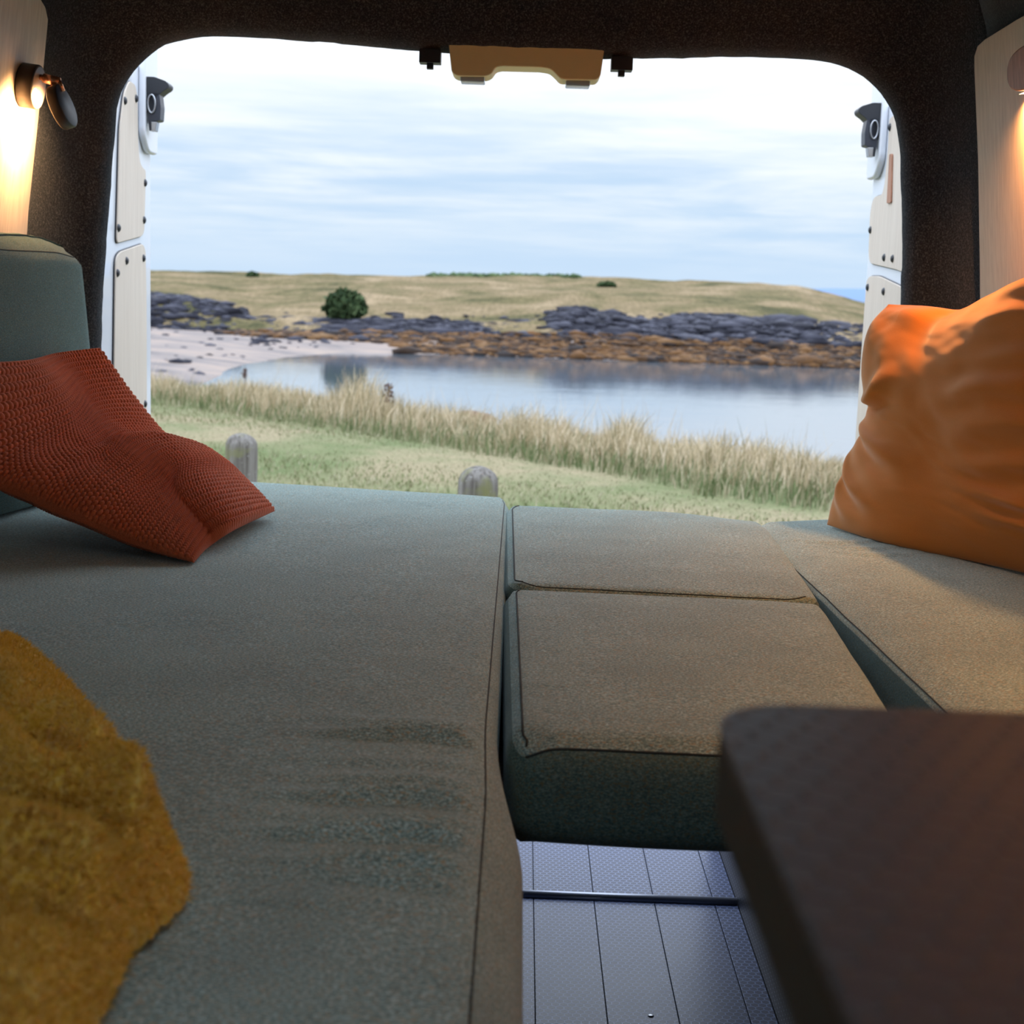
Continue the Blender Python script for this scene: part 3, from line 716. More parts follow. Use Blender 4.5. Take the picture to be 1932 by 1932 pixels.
# ------------------------------------------------------------------ yellow throw
def throw_mat():
    m, t, b = newmat('mustard_fleece'); oc = t('TexCoord').outputs['Object']
    n = t('TexNoise', i={'Vector': oc, 'Scale': 170.0, 'Detail': 4.0, 'Roughness': 0.7}).outputs[0]
    c = t.ramp(n, [(0.3, (0.66, 0.36, 0.025)), (0.48, (0.92, 0.61, 0.085)), (0.7, (1.0, 0.78, 0.27))])
    setb(t, b, col=c, rough=1.0, spec=0.05, sheen=0.3, nrm=t('Bump', i={'Height': n, 'Strength': 0.5, 'Distance': 0.002}).outputs[0])
    return m
M['fleece'] = throw_mat()
def throw():
    # outline on the bed (pixels of the lying edge), radial sheet from a centre outside the frame
    zt = BED
    edge_px = [(-420, 1180), (-200, 1175), (0, 1205), (60, 1232), (140, 1305), (200, 1400), (268, 1490), (318, 1570), (345, 1640), (350, 1690), (300, 1745), (245, 1800), (215, 1870), (175, 1960), (120, 2100), (60, 2300), (-200, 2500)]
    E = [onZ(x, y, zt+0.012) for x, y in edge_px]
    n_e, n_r = 760, 440
    ed = bez_edge(E, n_e); C = onZ(-350, 1700, zt)
    V = np.zeros((n_e, n_r, 3)); s = np.linspace(0, 1, n_r)
    Ex = np.array([tuple(p) for p in ed]); Cx = np.array(tuple(C))
    V[..., 0] = Ex[:, 0][:, None]*(s)[None]+Cx[0]*(1-s)[None]; V[..., 1] = Ex[:, 1][:, None]*s[None]+Cx[1]*(1-s)[None]
    X, Y = V[..., 0], V[..., 1]
    S_ = np.broadcast_to(s[None], X.shape)
    base = 0.034*np.clip(1-S_**6, 0, 1)**0.5
    # folds: ridge curves through pixel polylines
    def ridge(pl, amp, wd, z=zt+0.05):
        P = [onZ(x, y, z) for x, y in pl]; best = np.full(X.shape, 9.0)
        B = bez_edge(P, 24)
        for a, b in zip(B, B[1:]):
            dx, dy = b.x-a.x, b.y-a.y; L2 = dx*dx+dy*dy+1e-12; t_ = np.clip(((X-a.x)*dx+(Y-a.y)*dy)/L2, 0, 1)
            best = np.minimum(best, np.hypot(X-a.x-t_*dx, Y-a.y-t_*dy))
        return amp*np.exp(-(best/wd)**2)
    f = ridge([(-100, 1215), (10, 1262), (80, 1335), (140, 1395), (210, 1480), (270, 1570)], 0.020, 0.020)
    f += ridge([(-80, 1260), (-20, 1300), (50, 1385), (110, 1400), (180, 1450)], 0.034, 0.026)
    f += ridge([(-80, 1400), (0, 1440), (50, 1500), (120, 1530), (190, 1535), (270, 1575), (300, 1620)], 0.046, 0.027)
    f += ridge([(-100, 1640), (0, 1652), (100, 1660), (200, 1672), (280, 1690), (315, 1690)], 0.052, 0.026)
    f += ridge([(-60, 1800), (60, 1820), (150, 1860), (190, 1900)], 0.022, 0.05)
    f -= ridge([(60, 1420), (110, 1470), (160, 1490)], 0.018, 0.018)
    f += 0.004*vnoise(X, Y, 12, 4, 3)
    f = f*np.clip((1-S_)*8, 0, 1)
    Z = zt+0.008+base+f
    # loops of the boucle
    bo = np.abs(vnoise(X, Y, 150, 51, 2))*0.0032+vnoise(X, Y, 60, 52, 1)*0.0015
    Z = Z+bo
    V[..., 2] = np.maximum(Z, zt+0.006)
    V[..., 0] += vnoise(Y, X, 130, 60, 1)*0.002; V[..., 1] += vnoise(X+3, Y, 130, 61, 1)*0.002
    o = np_mesh('throw_blanket', V.reshape(-1, 3), grid_faces(n_e, n_r), M['fleece'])
    tag(o, 'mustard yellow fluffy fleece throw heaped on the mattress at lower left', 'blanket')
    # pile fibres: small triangles
    n = 70000; N = normals(V); N[N[..., 2] < 0] *= -1
    ii = RNG.integers(2, n_e-1, n); jj = (n_r-1)*np.sqrt(RNG.random(n)); jj = jj.astype(int)
    P = V[ii, jj]; nn = N[ii, jj]; L = RNG.uniform(0.003, 0.009, n)[:, None]; dirv = nn+RNG.normal(0, 0.5, (n, 3)); dirv /= np.linalg.norm(dirv, axis=1, keepdims=True)
    side = np.cross(dirv, RNG.normal(0, 1, (n, 3))); side /= np.linalg.norm(side, axis=1, keepdims=True); side *= 0.0007
    A = P-side-dirv*0.001; B = P+side-dirv*0.001; Cc = P+dirv*L
    VV = np.stack([A, B, Cc], 1).reshape(-1, 3); FF = np.arange(n*3).reshape(-1, 3)
    p = np_mesh('pile', VV, FF, M['fleece'], o); p.location = (0, 0, 0); p['kind'] = 'stuff'
throw()
# ------------------------------------------------------------------ table (near, out of focus)
def table():
    zt = CAM.z-0.145
    c = onZ(1372, 1338, zt)
    xl_ = onZ(1368, 1392, zt).x; yf = onZ(1600, 1330, zt).y
    e = empty('side_table', (xl_+0.3, yf-0.3, 0), 'dark round-cornered table with dimpled hexagon top and brown edge, close at lower right', 'table')
    pts = smooth_poly([(xl_, yf, zt-0.004), (0.80, yf-0.004, zt-0.004), (0.80, -0.15, zt-0.004), (xl_, -0.15, zt-0.004)], [0.036, 0.02, 0.02, 0.03], 10)
    prism('tabletop', pts, (0, 0, -1), 0.030, M['table_edge'], e, 0.003)
    prism('laminate', pts, (0, 0, 1), 0.004, M['table_top'], e, 0.0015)
    tube('leg', [(0.45, 0.15, 0.0), (0.45, 0.15, zt-0.035)], 0.03, M['strip'], e, 20)
    bmf = lathe_bm([(0, 0.012), (0.10, 0.012), (0.11, 0.008), (0.11, 0.0), (0, 0)], Matrix.Translation((0.45, 0.15, 0.0)), 32)
    bm_obj('foot_plate', bmf, M['strip'], e, True)
table()
# ------------------------------------------------------------------ reading lamp (left)
def frame_to(p, zdir):
    z = Vector(zdir).normalized(); x = Vector((0, 1, 0)).cross(z)
    if x.length < 1e-3: x = Vector((1, 0, 0))
    x.normalize(); y = z.cross(x)
    return Matrix(((x.x, y.x, z.x, p.x), (x.y, y.y, z.y, p.y), (x.z, y.z, z.z, p.z), (0, 0, 0, 1)))
def lampL():
    pc = onPl(41, 160, pL+nL*0.012, nL)
    e = empty('reading_lamp', pc, 'round black reading lamp with copper arm on the left plywood panel', 'lamp')
    F0 = frame_to(pc+nL*0.0005, nL); r = 0.039; h = 0.030
    bm_obj('base', lathe_bm([(0, 0), (r-0.002, 0), (r, 0.002), (r, h-0.002), (r-0.001, h), (r-0.0025, h)], F0, 56), M['lamp_black'], e, True)
    bm_obj('front_plate', lathe_bm([(r-0.0015, h-0.003), (r-0.0018, h+0.0004), (r-0.004, h+0.0012), (0, h+0.0012)], F0, 56), M['lamp_face'], e, True)
    rg = F0 @ Matrix.Translation((0.0, 0.0, h+0.0008)); 
    ic = onPl(65, 176, pc+nL*(h+0.001), nL); Fi = frame_to(ic, nL)
    bm_obj('button_ring', lathe_bm([(0.0042, 0), (0.0042, 0.0014), (0.0095, 0.0014), (0.0095, 0)], Fi, 32), M['ring'], e, True)
    a0 = onPl(74, 145, pc+nL*(h), nL); a1 = onY(112, 155, a0.y-0.002)
    tube('arm', [a0, a0.lerp(a1, 0.45)], 0.0052, M['copper'], e, 16)
    tube('arm_sleeve', [a0.lerp(a1, 0.22), a1], 0.0085, M['copper'], e, 20)
    hub = tube('knuckle', [a1+Vector((-0.004, 0, 0.007)), a1+Vector((0.006, 0, -0.016))], 0.005, M['copper'], e, 14)
    # head disc: normal faces right / camera side, slightly up
    hc = onY(124, 199, a0.y-0.004); hn = Vector((0.92, -0.06, 0.34)).normalized()
    th = 0.020; rh = 0.040
    Fh = frame_to(hc-hn*th*0.9, hn)
    bm_obj('head', lathe_bm([(rh-0.004, 0.0), (rh-0.001, 0.0008), (rh, 0.003), (rh, th-0.002), (rh-0.0015, th)], Fh, 60), M['lamp_black'], e, True)
    bm_obj('head_cap', lathe_bm([(rh-0.001, th-0.001), (rh-0.0025, th+0.0006), (0, th+0.0012)], Fh, 60), M['lamp_blue'], e, True)
    bm_obj('diffuser', lathe_bm([(0, 0.0012), (rh-0.003, 0.0012)], Fh, 40), M['led'], e, True)
    ld = bpy.data.lights.new('reading_light', 'AREA'); ld.shape = 'DISK'; ld.size = 0.05; ld.color = (1.0, 0.56, 0.25); ld.energy = 2.6; ld.spread = R(140)
    lo = bpy.data.objects.new('reading_light', ld); COL.objects.link(lo)
    zd = hn; lo.matrix_world = frame_to(hc-hn*(th*0.9+0.002), hn)
lampL()
# ------------------------------------------------------------------ walnut wall light (right)
def lampR(pc, lab, watts):
    e = empty('wall_light', pc, lab, 'lamp')
    # panel-aligned axes
    ay = Vector((0, -1, 0)); az = nR.cross(ay); az = az if az.z > 0 else -az
    def shp(s, off):
        out = []
        for k in range(48):
            a = 2*math.pi*k/48; c_, s_ = math.cos(a), math.sin(a)
            x = 0.115*s*math.copysign(abs(c_)**0.75, c_); z = 0.036*s*math.copysign(abs(s_)**0.75, s_)
            out.append(pc+ay*(x+0.07)+az*z+nR*off)
        return out
    prism('body', shp(1.0, 0.006), nR, 0.022, M['walnut'], e, 0.004)
    prism('back_plate', shp(0.8, 0.0), nR, 0.0058, M['lamp_black'], e, 0.0)
    c = pc+ay*0.07-az*0.030+nR*0.004
    bm = bmesh.new(); a = ay*0.07; d = nR*0.0045
    vs = [bm.verts.new(c+a*s1-az*0.0075+nR*(0.0105+o_)) for s1, o_ in ((-1, -0.008), (1, -0.008), (1, 0.008), (-1, 0.008))]; bm.faces.new(vs)
    bm_obj('diffuser', bm, M['led'], e)
    ld = bpy.data.lights.new('wall_light_glow', 'AREA'); ld.shape = 'RECTANGLE'; ld.size = 0.20; ld.size_y = 0.02; ld.color = (1.0, 0.42, 0.13); ld.energy = watts; ld.spread = R(150)
    lo = bpy.data.objects.new('wall_light_glow', ld); COL.objects.link(lo)
    z = (az*1.0+nR*0.15).normalized(); x = ay; y = z.cross(x)
    p = c-az*0.012+nR*0.016
    lo.matrix_world = Matrix(((x.x, y.x, z.x, p.x), (x.y, y.y, z.y, p.y), (x.z, y.z, z.z, p.z), (0, 0, 0, 1)))
pcR = onPl(1947, 132, pR+nR*0.012, nR)
lampR(pcR, 'oval walnut wall light on the right plywood panel, glowing from beneath', 4.6)
lampR(pcR-Vector((0, 1.15, 0)), 'walnut wall light further forward on the right panel, beyond the picture edge', 4.2)
# ------------------------------------------------------------------ latch housing on header
def latch():
    Y0 = D-0.03
    out_px = [(846, 78), (1141, 88), (1133, 143), (1126, 151), (1058, 150), (1047, 138), (1038, 130), (1020, 127), (945, 125), (934, 128), (928, 139), (918, 144), (861, 143), (852, 136)]
    P = [onY(x, y, Y0) for x, y in out_px]
    c = onY(994, 100, Y0)
    e = empty('latch_housing', c, 'tan moulded latch housing hanging from the top of the rear opening', 'latch')
    P = smooth_poly(P, [0, 0, 0.004, 0.006, 0.006, 0.006, 0.008, 0.006, 0.006, 0.008, 0.006, 0.006, 0.006, 0.006], 4)
    o = prism('housing', P, (0, 1, 0), 0.075, M['tan'], e, 0.003)
    for (x0, x1, y0) in ((868, 914, 143), (1068, 1114, 151)):
        a = onY(x0, y0, Y0); b = onY(x1, y0+1, Y0)
        rbox('striker_pad', a.x, b.x, Y0+0.012, Y0+0.062, a.z-0.0085, a.z+0.002, M['glass_pad'], e, 0.0025)
    for (x, y, lab) in ((811, 97, 'small black bump stop left of the tan latch housing'), (1174, 111, 'small black bump stop right of the tan latch housing')):
        cpos = onY(x, y+7, Y0-0.005)
        bs = empty('bump_stop', cpos, lab, 'bump stop')
        rbox('block', cpos.x-0.021, cpos.x+0.021, cpos.y, cpos.y+0.035, cpos.z-0.014, cpos.z+0.012, M['black_plastic'], bs, 0.001)
        rbox('pin', cpos.x-0.0065, cpos.x+0.0065, cpos.y+0.01, cpos.y+0.024, cpos.z-0.0245, cpos.z-0.0135, M['black_plastic'], bs, 0.001)
latch()
# ------------------------------------------------------------------ rear doors
def door(s):
    """s=-1 left, +1 right"""
    hy = D+0.12; hx = (CX-0.925) if s < 0 else (CX+0.915)
    edge_px = (285, 600) if s < 0 else (1629, 600)
    rr = ray(*edge_px); ratio = rr.x/rr.y
    # choose angle so outer edge lands on ratio
    wdt = 0.76; best = None
    for a in np.linspace(-10, 25, 1401):
        X = hx+s*wdt*math.sin(R(a)); Y = hy+wdt*math.cos(R(a)); d_ = abs(X/Y-ratio)
        if best is None or d_ < best[0]: best = (d_, a)
    a = R(best[1]); dirv = Vector((s*math.sin(a), math.cos(a), 0)); n = Vector((-s*math.cos(a), math.sin(a), 0))
    if n.x*s > 0: n = -n
    print('door', s, best)
    H0 = Vector((hx, hy, 0)); lab = 'open white van rear door at %s, lined with pale plywood panels' % ('left' if s < 0 else 'right')
    e = empty('van_door', H0, lab, 'van door')
    def P(u, z, off=0): return H0+dirv*u+Vector((0, 0, z))+n*off
    def inv(px, py, off=0):
        p = onPl(px, py, H0+n*off, n); return ((p-H0).dot(dirv), p.z)
    ztop = inv(*((283, 133) if s < 0 else (1655, 208)))[1]
    zt2 = ztop
    # body slab
    outer = [P(0, 0.0), P(0, zt2-0.13), P(0.12, zt2-0.01), P(wdt-0.02, zt2), P(wdt, zt2-0.03), P(wdt, 0.0)]
    prism('door_shell', smooth_poly(outer, [0.03, 0.05, 0.05, 0.02, 0.02, 0.02], 5), -n, 0.05, M['white_paint'], e, 0.006)
    def flip(pl): return pl if s < 0 else [(1906-x if False else x, y) for x, y in pl]
    def poly(px): return [inv(x, y, 0.004) for x, y in px]
    pan = M['door_ply']
    if s < 0:
        up_px = [(228, 470), (224, 320), (226, 240), (233, 170), (246, 152), (252, 156), (257, 170), (258, 230), (261, 300), (265, 315), (272, 322), (273, 440), (268, 448), (228, 458)]
        up_px = [(219, 459), (225, 240), (233, 175), (243, 152), (254, 160), (258, 185), (259, 265), (262, 303), (267, 316), (273, 320), (273.5, 335), (271, 437), (266, 446)]
        lo_px = [(217, 487), (225, 475), (268, 460), (273, 470), (275, 560), (276, 830), (212, 860)]
        riv = [(235, 190, 0), (256, 186, 0), (273, 345, 0), (271, 415, 0), (223, 430, 0), (238, 492, 0), (221, 515, 0), (270, 487, 0), (273, 762, 0)]
    else:
        up_px = [(1700, 512), (1693, 509), (1643, 497), (1640, 480), (1643, 405), (1647, 380), (1652, 371), (1666, 367), (1671, 345), (1677, 280), (1679, 225), (1690, 215), (1722, 240), (1722, 515)]
        lo_px = [(1636, 530), (1642, 521), (1660, 521), (1700, 540), (1722, 560), (1718, 900), (1612, 880)]
        riv = [(1680, 240, 0), (1643, 434, 0), (1669, 486, 0), (1685, 488, 0), (1638, 542, 0), (1668, 550, 0)]
    for px_, rr_ in ((up_px, 0.018), (lo_px, 0.03)):
        pp = [P(u, z, 0.0005) for u, z in poly(px_)]
        # dark rebate behind and ply panel proud
        c = sum((Vector(p) for p in pp), Vector())/len(pp)
        q_ = smooth_poly(pp, rr_, 4)
        prism('door_panel', q_, n, 0.006, pan, e, 0.0015)
        # thin shadow gap gasket
        gp = [c+(p-c)*1.0 for p in q_]
        tube('panel_gasket', [Vector(g)+n*0.001 for g in gp], 0.0022, M['black_plastic'], e, 6, closed=True)
    for x, y, _ in riv:
        u, z = inv(x, y, 0.006); Mx = frame_to(P(u, z, 0.0064), n)
        bm_obj('rivet', lathe_bm([(0.010, 0), (0.0085, 0.003), (0.005, 0.0052), (0, 0.006)], Mx, 18), M['black_plastic'], e, True)
    # pressed bulge under the latch
    zl = inv(*((288, 250) if s < 0 else (1640, 300)))[1]
    ub = wdt-0.16
    bul = [P(ub+0.03, zl+0.22), P(wdt+0.004, zl+0.22), P(wdt+0.004, zl-0.06), P(ub+0.07, zl-0.06), P(ub+0.02, zl-0.02)]
    prism('latch_recess', smooth_poly(bul, 0.02, 4), n, 0.018, M['white_paint'], e, 0.006)
    # latch (black mechanism) protruding inward
    zt_ = inv(*((290, 160) if s < 0 else (1645, 212)))[1]; zb_ = inv(*((290, 258) if s < 0 else (1640, 308)))[1]
    hgt = zt_-zb_
    lt = bpy.data.objects.new('door_latch', None); COL.objects.link(lt); lt.parent = e; lt.location = (0, 0, 0)
    ul = wdt-0.125
    def L(o_, z): return P(ul, zb_+z*hgt, 0.018+o_)
    prof = [L(-0.004, 1.0), L(0.020, 1.0), L(0.048, 0.93), L(0.056, 0.87), L(0.054, 0.80), L(0.040, 0.73), L(0.027, 0.64), L(0.020, 0.52), L(0.018, 0.38), L(-0.004, 0.36)]
    def sub(ob): 
        ob.parent = lt; ob.location = -Vector(e.location)
        return ob
    sub(prism('latch_cap', smooth_poly(prof, 0.004, 3), dirv, 0.055, M['black_plastic'], None, 0.002))
    mech = [L(0.004, 0.72), L(0.032, 0.70), L(0.036, 0.45), L(0.034, 0.20), L(0.004, 0.16)]
    sub(prism('latch_body', smooth_poly(mech, 0.004, 3), dirv, 0.045, M['grey_plastic'], None, 0.0015))
    rc = L(0.014, 0.50); pts = [rc+Vector((0, 0, 1))*0.022*math.cos(t_)+n*0.009*math.sin(t_)-dirv*0.004 for t_ in np.linspace(0, 2*math.pi, 24, endpoint=False)]
    sub(tube('latch_lever', pts, 0.0022, M['steel'], None, 6, closed=True))
    b_ = [L(0.004, 0.17), L(0.026, 0.17), L(0.022, 0.0), L(0.008, 0.0)]
    sub(prism('latch_bolt', b_, dirv, 0.03, M['steel'], None, 0.001))
    b_ = [L(0.006, 0.17), L(0.012, 0.17), L(0.012, 0.0), L(0.008, 0.0)]
    sub(prism('latch_slot', b_, -dirv, 0.004, M['black_plastic'], None, 0.0005))
    if s < 0:
        # grey window corner above
        g = [inv(266, 150), inv(266, 116), (inv(275, 108)[0], inv(275, 108)[1]), inv(281, 118), inv(283, 141)]
        prism('corner_trim', smooth_poly([P(u, z, -0.01) for u, z in g], 0.008, 3), -n, 0.03, M['grey_plastic'], e, 0.001)
    else:
        h_ = [inv(1681, 291, .006), inv(1686, 290, .006), inv(1684, 383, .006), inv(1676, 384, .006)]
        prism('wood_handle', smooth_poly([P(u, z, 0.0066) for u, z in h_], 0.006, 3), n, 0.004, M['walnut'], e, 0.002)
door(-1); door(1)

# ------------------------------------------------------------------ OUTSIDE
G = -0.45            # ground level by the van
WZ = CAM.z-5.0       # water level
def hor(px): return 541+math.tan(ROLL)*(px-990)
def colX(px, Y):     # world x of image column (at the horizon) at distance Y
    r_ = ray(px, hor(px)); return r_.x/r_.y*Y
def lawn_mat():
    m, t, b = newmat('lawn'); oc = t('TexCoord').outputs['Object']
    n = t('TexNoise', i={'Vector': oc, 'Scale': 0.55, 'Detail': 5.0, 'Roughness': 0.6}).outputs[0]
    n2 = t('TexNoise', i={'Vector': oc, 'Scale': 38.0, 'Detail': 4.0, 'Roughness': 0.7}).outputs[0]
    c = t.ramp(n, [(0.38, (0.12, 0.145, 0.065)), (0.50, (0.185, 0.18, 0.10)), (0.60, (0.245, 0.205, 0.13))])
    c = t.mix(1.0, c, t.ramp(n2, [(0.3, (0.6, 0.62, 0.55)), (0.7, (1.3, 1.28, 1.25))]), 'MULTIPLY')
    setb(t, b, col=c, rough=1.0, spec=0.1)
    return m
M['lawn'] = lawn_mat()
def bound(px): return float(interp([(0, 21), (283, 18.5), (600, 16.5), (900, 14.2), (1200, 12.6), (1550, 11.2), (1900, 10.4), (2300, 9.8)], px))
def near_z(px, Y):
    """ground height: lawn then bank"""
    b = bound(px); d = Y-b
    return G+0.02*math.sin(Y*1.3+px*0.004)-float(sstep(1.0, 14.0, d))*(G-WZ+0.4)
cols = np.linspace(-900, 2900, 150); rowsY = np.concatenate([np.linspace(3.6, 9, 12), np.linspace(9.3, 24, 60), np.linspace(24.6, 44, 24)])
V = np.array([[(colX(px, Y), Y, near_z(px, Y)) for Y in rowsY] for px in cols])
o = np_mesh('ground', V.reshape(-1, 3), grid_faces(len(cols), len(rowsY)), M['lawn']); o['kind'] = 'structure'
gb = rbox('ground', -14, 14, -12, 3.8, G-0.05, G-0.01, M['lawn'], None, 0, 'structure')
# grass blades
def blade_mat(name, stops, tip=None):
    m, t, b = newmat(name)
    g = t('NewGeometry'); ri = g.outputs['Random Per Island']
    c = t.ramp(ri, stops)
    setb(t, b, col=c, rough=0.85, spec=0.15)
    return m
M['dry_grass'] = blade_mat('dry_grass', [(0.0, (0.14, 0.145, 0.06)), (0.15, (0.24, 0.20, 0.105)), (0.35, (0.42, 0.33, 0.20)), (0.75, (0.56, 0.45, 0.30)), (1.0, (0.66, 0.56, 0.42))])
M['green_grass'] = blade_mat('green_grass', [(0.0, (0.08, 0.11, 0.04)), (0.4, (0.13, 0.165, 0.07)), (0.65, (0.22, 0.21, 0.11)), (1.0, (0.40, 0.34, 0.23))])
M['lawn_grass'] = blade_mat('lawn_grass', [(0.0, (0.15, 0.175, 0.075)), (0.4, (0.20, 0.215, 0.105)), (0.75, (0.26, 0.24, 0.14)), (1.0, (0.34, 0.30, 0.21))])
def blades(name, P, h, w, lean, mat, label, cat):
    """P (n,3), h (n), w (n) ; 2-segment bent blades"""
    n = len(P); a = RNG.uniform(0, 2*math.pi, n); la = RNG.uniform(0, 2*math.pi, n)
    side = np.stack([np.cos(a), np.sin(a)*0.4, np.zeros(n)], 1)*w[:, None]
    le = np.stack([np.cos(la)+0.25, np.sin(la), np.zeros(n)], 1)*(lean*RNG.uniform(0.2, 1, n)*h)[:, None]
    up_ = np.array([0, 0, 1.0])
    A = P-side; B = P+side; C_ = P+le*0.3+up_*(h*0.55)[:, None]; c1 = C_-side*0.8; c2 = C_+side*0.8; Tq = P+le+up_*(h*(1-0.25*lean))[:, None]
    V = np.stack([A, B, c1, c2, Tq-side*0.15, Tq+side*0.15], 1).reshape(-1, 3); i = np.arange(n)[:, None]*6
    F = np.concatenate([i+np.array([[0, 1, 3, 2]]), i+np.array([[2, 3, 5, 4]])])
    o = np_mesh(name, V, F, mat, smooth=False); tag(o, label, cat, None, 'stuff'); return o
def scatter(n, d0, d1, pxa=-250, pxb=2250, power=1.0):
    px = RNG.uniform(pxa, pxb, n); b = interp([(0, 21), (283, 18.5), (600, 16.5), (900, 14.2), (1200, 12.6), (1550, 11.2), (1900, 10.4), (2300, 9.8)], px)
    d = d0+(d1-d0)*RNG.random(n)**power; Y = b+d+0.35*vnoise(px*0.012, px*0, 1.0, 2)
    k = (px-990)/2800.0; X = k*Y
    Z = G+0.02*np.sin(Y*1.3+px*0.004)-sstep(1.0, 14.0, Y-b)*(G-WZ+0.4)
    return px, np.stack([X, Y, Z-0.01], 1)
px, P = scatter(42000, 0.0, 4.4)
cl_ = vnoise(P[:, 0], P[:, 1]*0.6, 0.9, 9, 3); h = (0.20+0.13*cl_+0.10*RNG.random(len(P)))
bmp = np.zeros(len(P))
for (pc_, wd_, am) in ((690, 50, 0.42), (1190, 40, 0.34), (480, 40, 0.07), (1050, 40, 0.16), (1330, 50, 0.05), (1420, 60, 0.06), (800, 50, 0.02)):
    bmp += am*np.exp(-((px-pc_)/wd_)**2)
tuft = np.clip(vnoise(P[:, 0]*1.0, P[:, 1]*0.8, 2.6, 33, 2), -1, 1); h = np.clip(h*(0.95+0.8*tuft)+bmp*RNG.random(len(P)), 0.06, 1)
blades('tall_grass', P, h, RNG.uniform(0.0025, 0.006, len(P)), 0.45, M['dry_grass'], 'band of tall dry straw-coloured grass along the bank edge', 'grass')
px, P = scatter(20000, -0.7, 2.4)
blades('bank_grass', P, RNG.uniform(0.06, 0.24, len(P)), RNG.uniform(0.003, 0.007, len(P)), 0.5, M['green_grass'], 'short green grass at the foot of the tall dry grass', 'grass')
# seed stalks
px, P = scatter(500, 0.0, 4.0); h = RNG.uniform(0.35, 0.62, len(P)); bm_ = sum(am*np.exp(-((px-pc_)/60)**2) for pc_, am in ((700, 0.30), (1190, 0.25), (1550, 0.1))); h = h+bm_*RNG.random(len(P))
blades('seed_stalks', P, h, RNG.uniform(0.002, 0.0035, len(P)), 0.3, M['dry_grass'], 'thin tall seed stalks rising above the dry grass', 'grass')
# lawn blades
n = 60000; Y = RNG.uniform(7.0, 19, n); X = RNG.uniform(-0.36, 0.36, n)*Y; bb_ = np.interp(X/Y*2800+990, [0, 283, 600, 900, 1200, 1550, 1900, 2300], [21, 18.5, 16.5, 14.2, 12.6, 11.2, 10.4, 9.8]); k_ = Y < bb_; P = np.stack([X, Y, np.full(n, G-0.005)], 1)[k_]
blades('lawn_blades', P, RNG.uniform(0.02, 0.055, len(P)), RNG.uniform(0.003, 0.006, len(P)), 0.9, M['lawn_grass'], 'mown patchy lawn blades between the posts and the tall grass', 'grass')
# dock weeds (dark brown seed heads)
M['dock'] = plain('dock_brown', (0.075, 0.030, 0.018), 0.9)
def dock(px, ytop, Yd, sc_, lab):
    top = onY(px, ytop, Yd); base = Vector((top.x, Yd, near_z(px, Yd)-0.02)); e = empty('dock_plant', base, lab, 'weed')
    st_ = tube('stem', [base, base.lerp(top, 0.5)+Vector((0.01, 0, 0)), top], [0.006, 0.005, 0.003], M['dock'], e, 6)
    bm = bmesh.new()
    for k in range(60):
        t_ = random.random()**0.7; c = top+Vector((random.gauss(0, 0.028*sc_), random.gauss(0, 0.025*sc_), -0.21*sc_*t_))
        bmesh.ops.create_icosphere(bm, subdivisions=1, radius=random.uniform(0.008, 0.017)*sc_, matrix=Matrix.Translation(c))
    bm_obj('seed_head', bm, M['dock'], e)['kind'] = 'stuff'
dock(733, 722, 16.3, 1.0, 'dark brown dock seed head rising out of the dry grass')
dock(462, 694, 18.5, 0.6, 'small dark dock seed head near the beach at left')
# brown rock by the bank
def lump(name, c, r, mat, seed, parent=None, sub=3, amp=0.25):
    bm = bmesh.new(); bmesh.ops.create_icosphere(bm, subdivisions=sub, radius=1.0)
    for v in bm.verts:
        f = 1+amp*mnoise.fractal(v.co*1.3+Vector((seed, seed*2, 0)), 1.0, 2.0, 4)
        v.co = Vector((v.co.x*r[0]*f, v.co.y*r[1]*f, v.co.z*r[2]*f))+Vector(c)
    return bm_obj(name, bm, mat, parent, True)
M['brown_rock'] = plain('brown_rock', (0.13, 0.075, 0.04), 0.95, var=0.35, scale=6)
p = onY(893, 790, 19.0); o = lump('boulder', (p.x, p.y, p.z-0.05), (0.30, 0.3, 0.16), M['brown_rock'], 5); tag(o, 'low brown boulder behind the tall grass at the water edge', 'boulder')
p2_ = p
# bollards
def post_mat():
    m, t, b = newmat('weathered_post'); oc = t('TexCoord').outputs['Object']
    mpp = t('Mapping', i={'Vector': oc, 'Scale': (30.0, 30.0, 1.6)}).outputs[0]
    n = t('TexNoise', i={'Vector': mpp, 'Scale': 1.6, 'Detail': 5.0, 'Roughness': 0.65}).outputs[0]
    c = t.ramp(n, [(0.28, (0.06, 0.05, 0.042)), (0.5, (0.17, 0.155, 0.14)), (0.75, (0.29, 0.275, 0.25))])
    n2 = t('TexNoise', i={'Vector': oc, 'Scale': 9.0, 'Detail': 4.0}).outputs[0]
    c = t.mix(t('MapRange', i={0: n2, 1: 0.52, 2: 0.70}).outputs[0], c, (0.19, 0.19, 0.09))
    n3 = t('TexNoise', i={'Vector': oc, 'Scale': 70.0, 'Detail': 2.0}).outputs[0]
    c = t.mix(t('MapRange', i={0: n3, 1: 0.66, 2: 0.70}).outputs[0], c, (0.27, 0.27, 0.25))
    setb(t, b, col=c, rough=0.95, spec=0.1, nrm=t('Bump', i={'Height': n, 'Strength': 0.8, 'Distance': 0.01}).outputs[0])
    return m
M['post'] = post_mat()
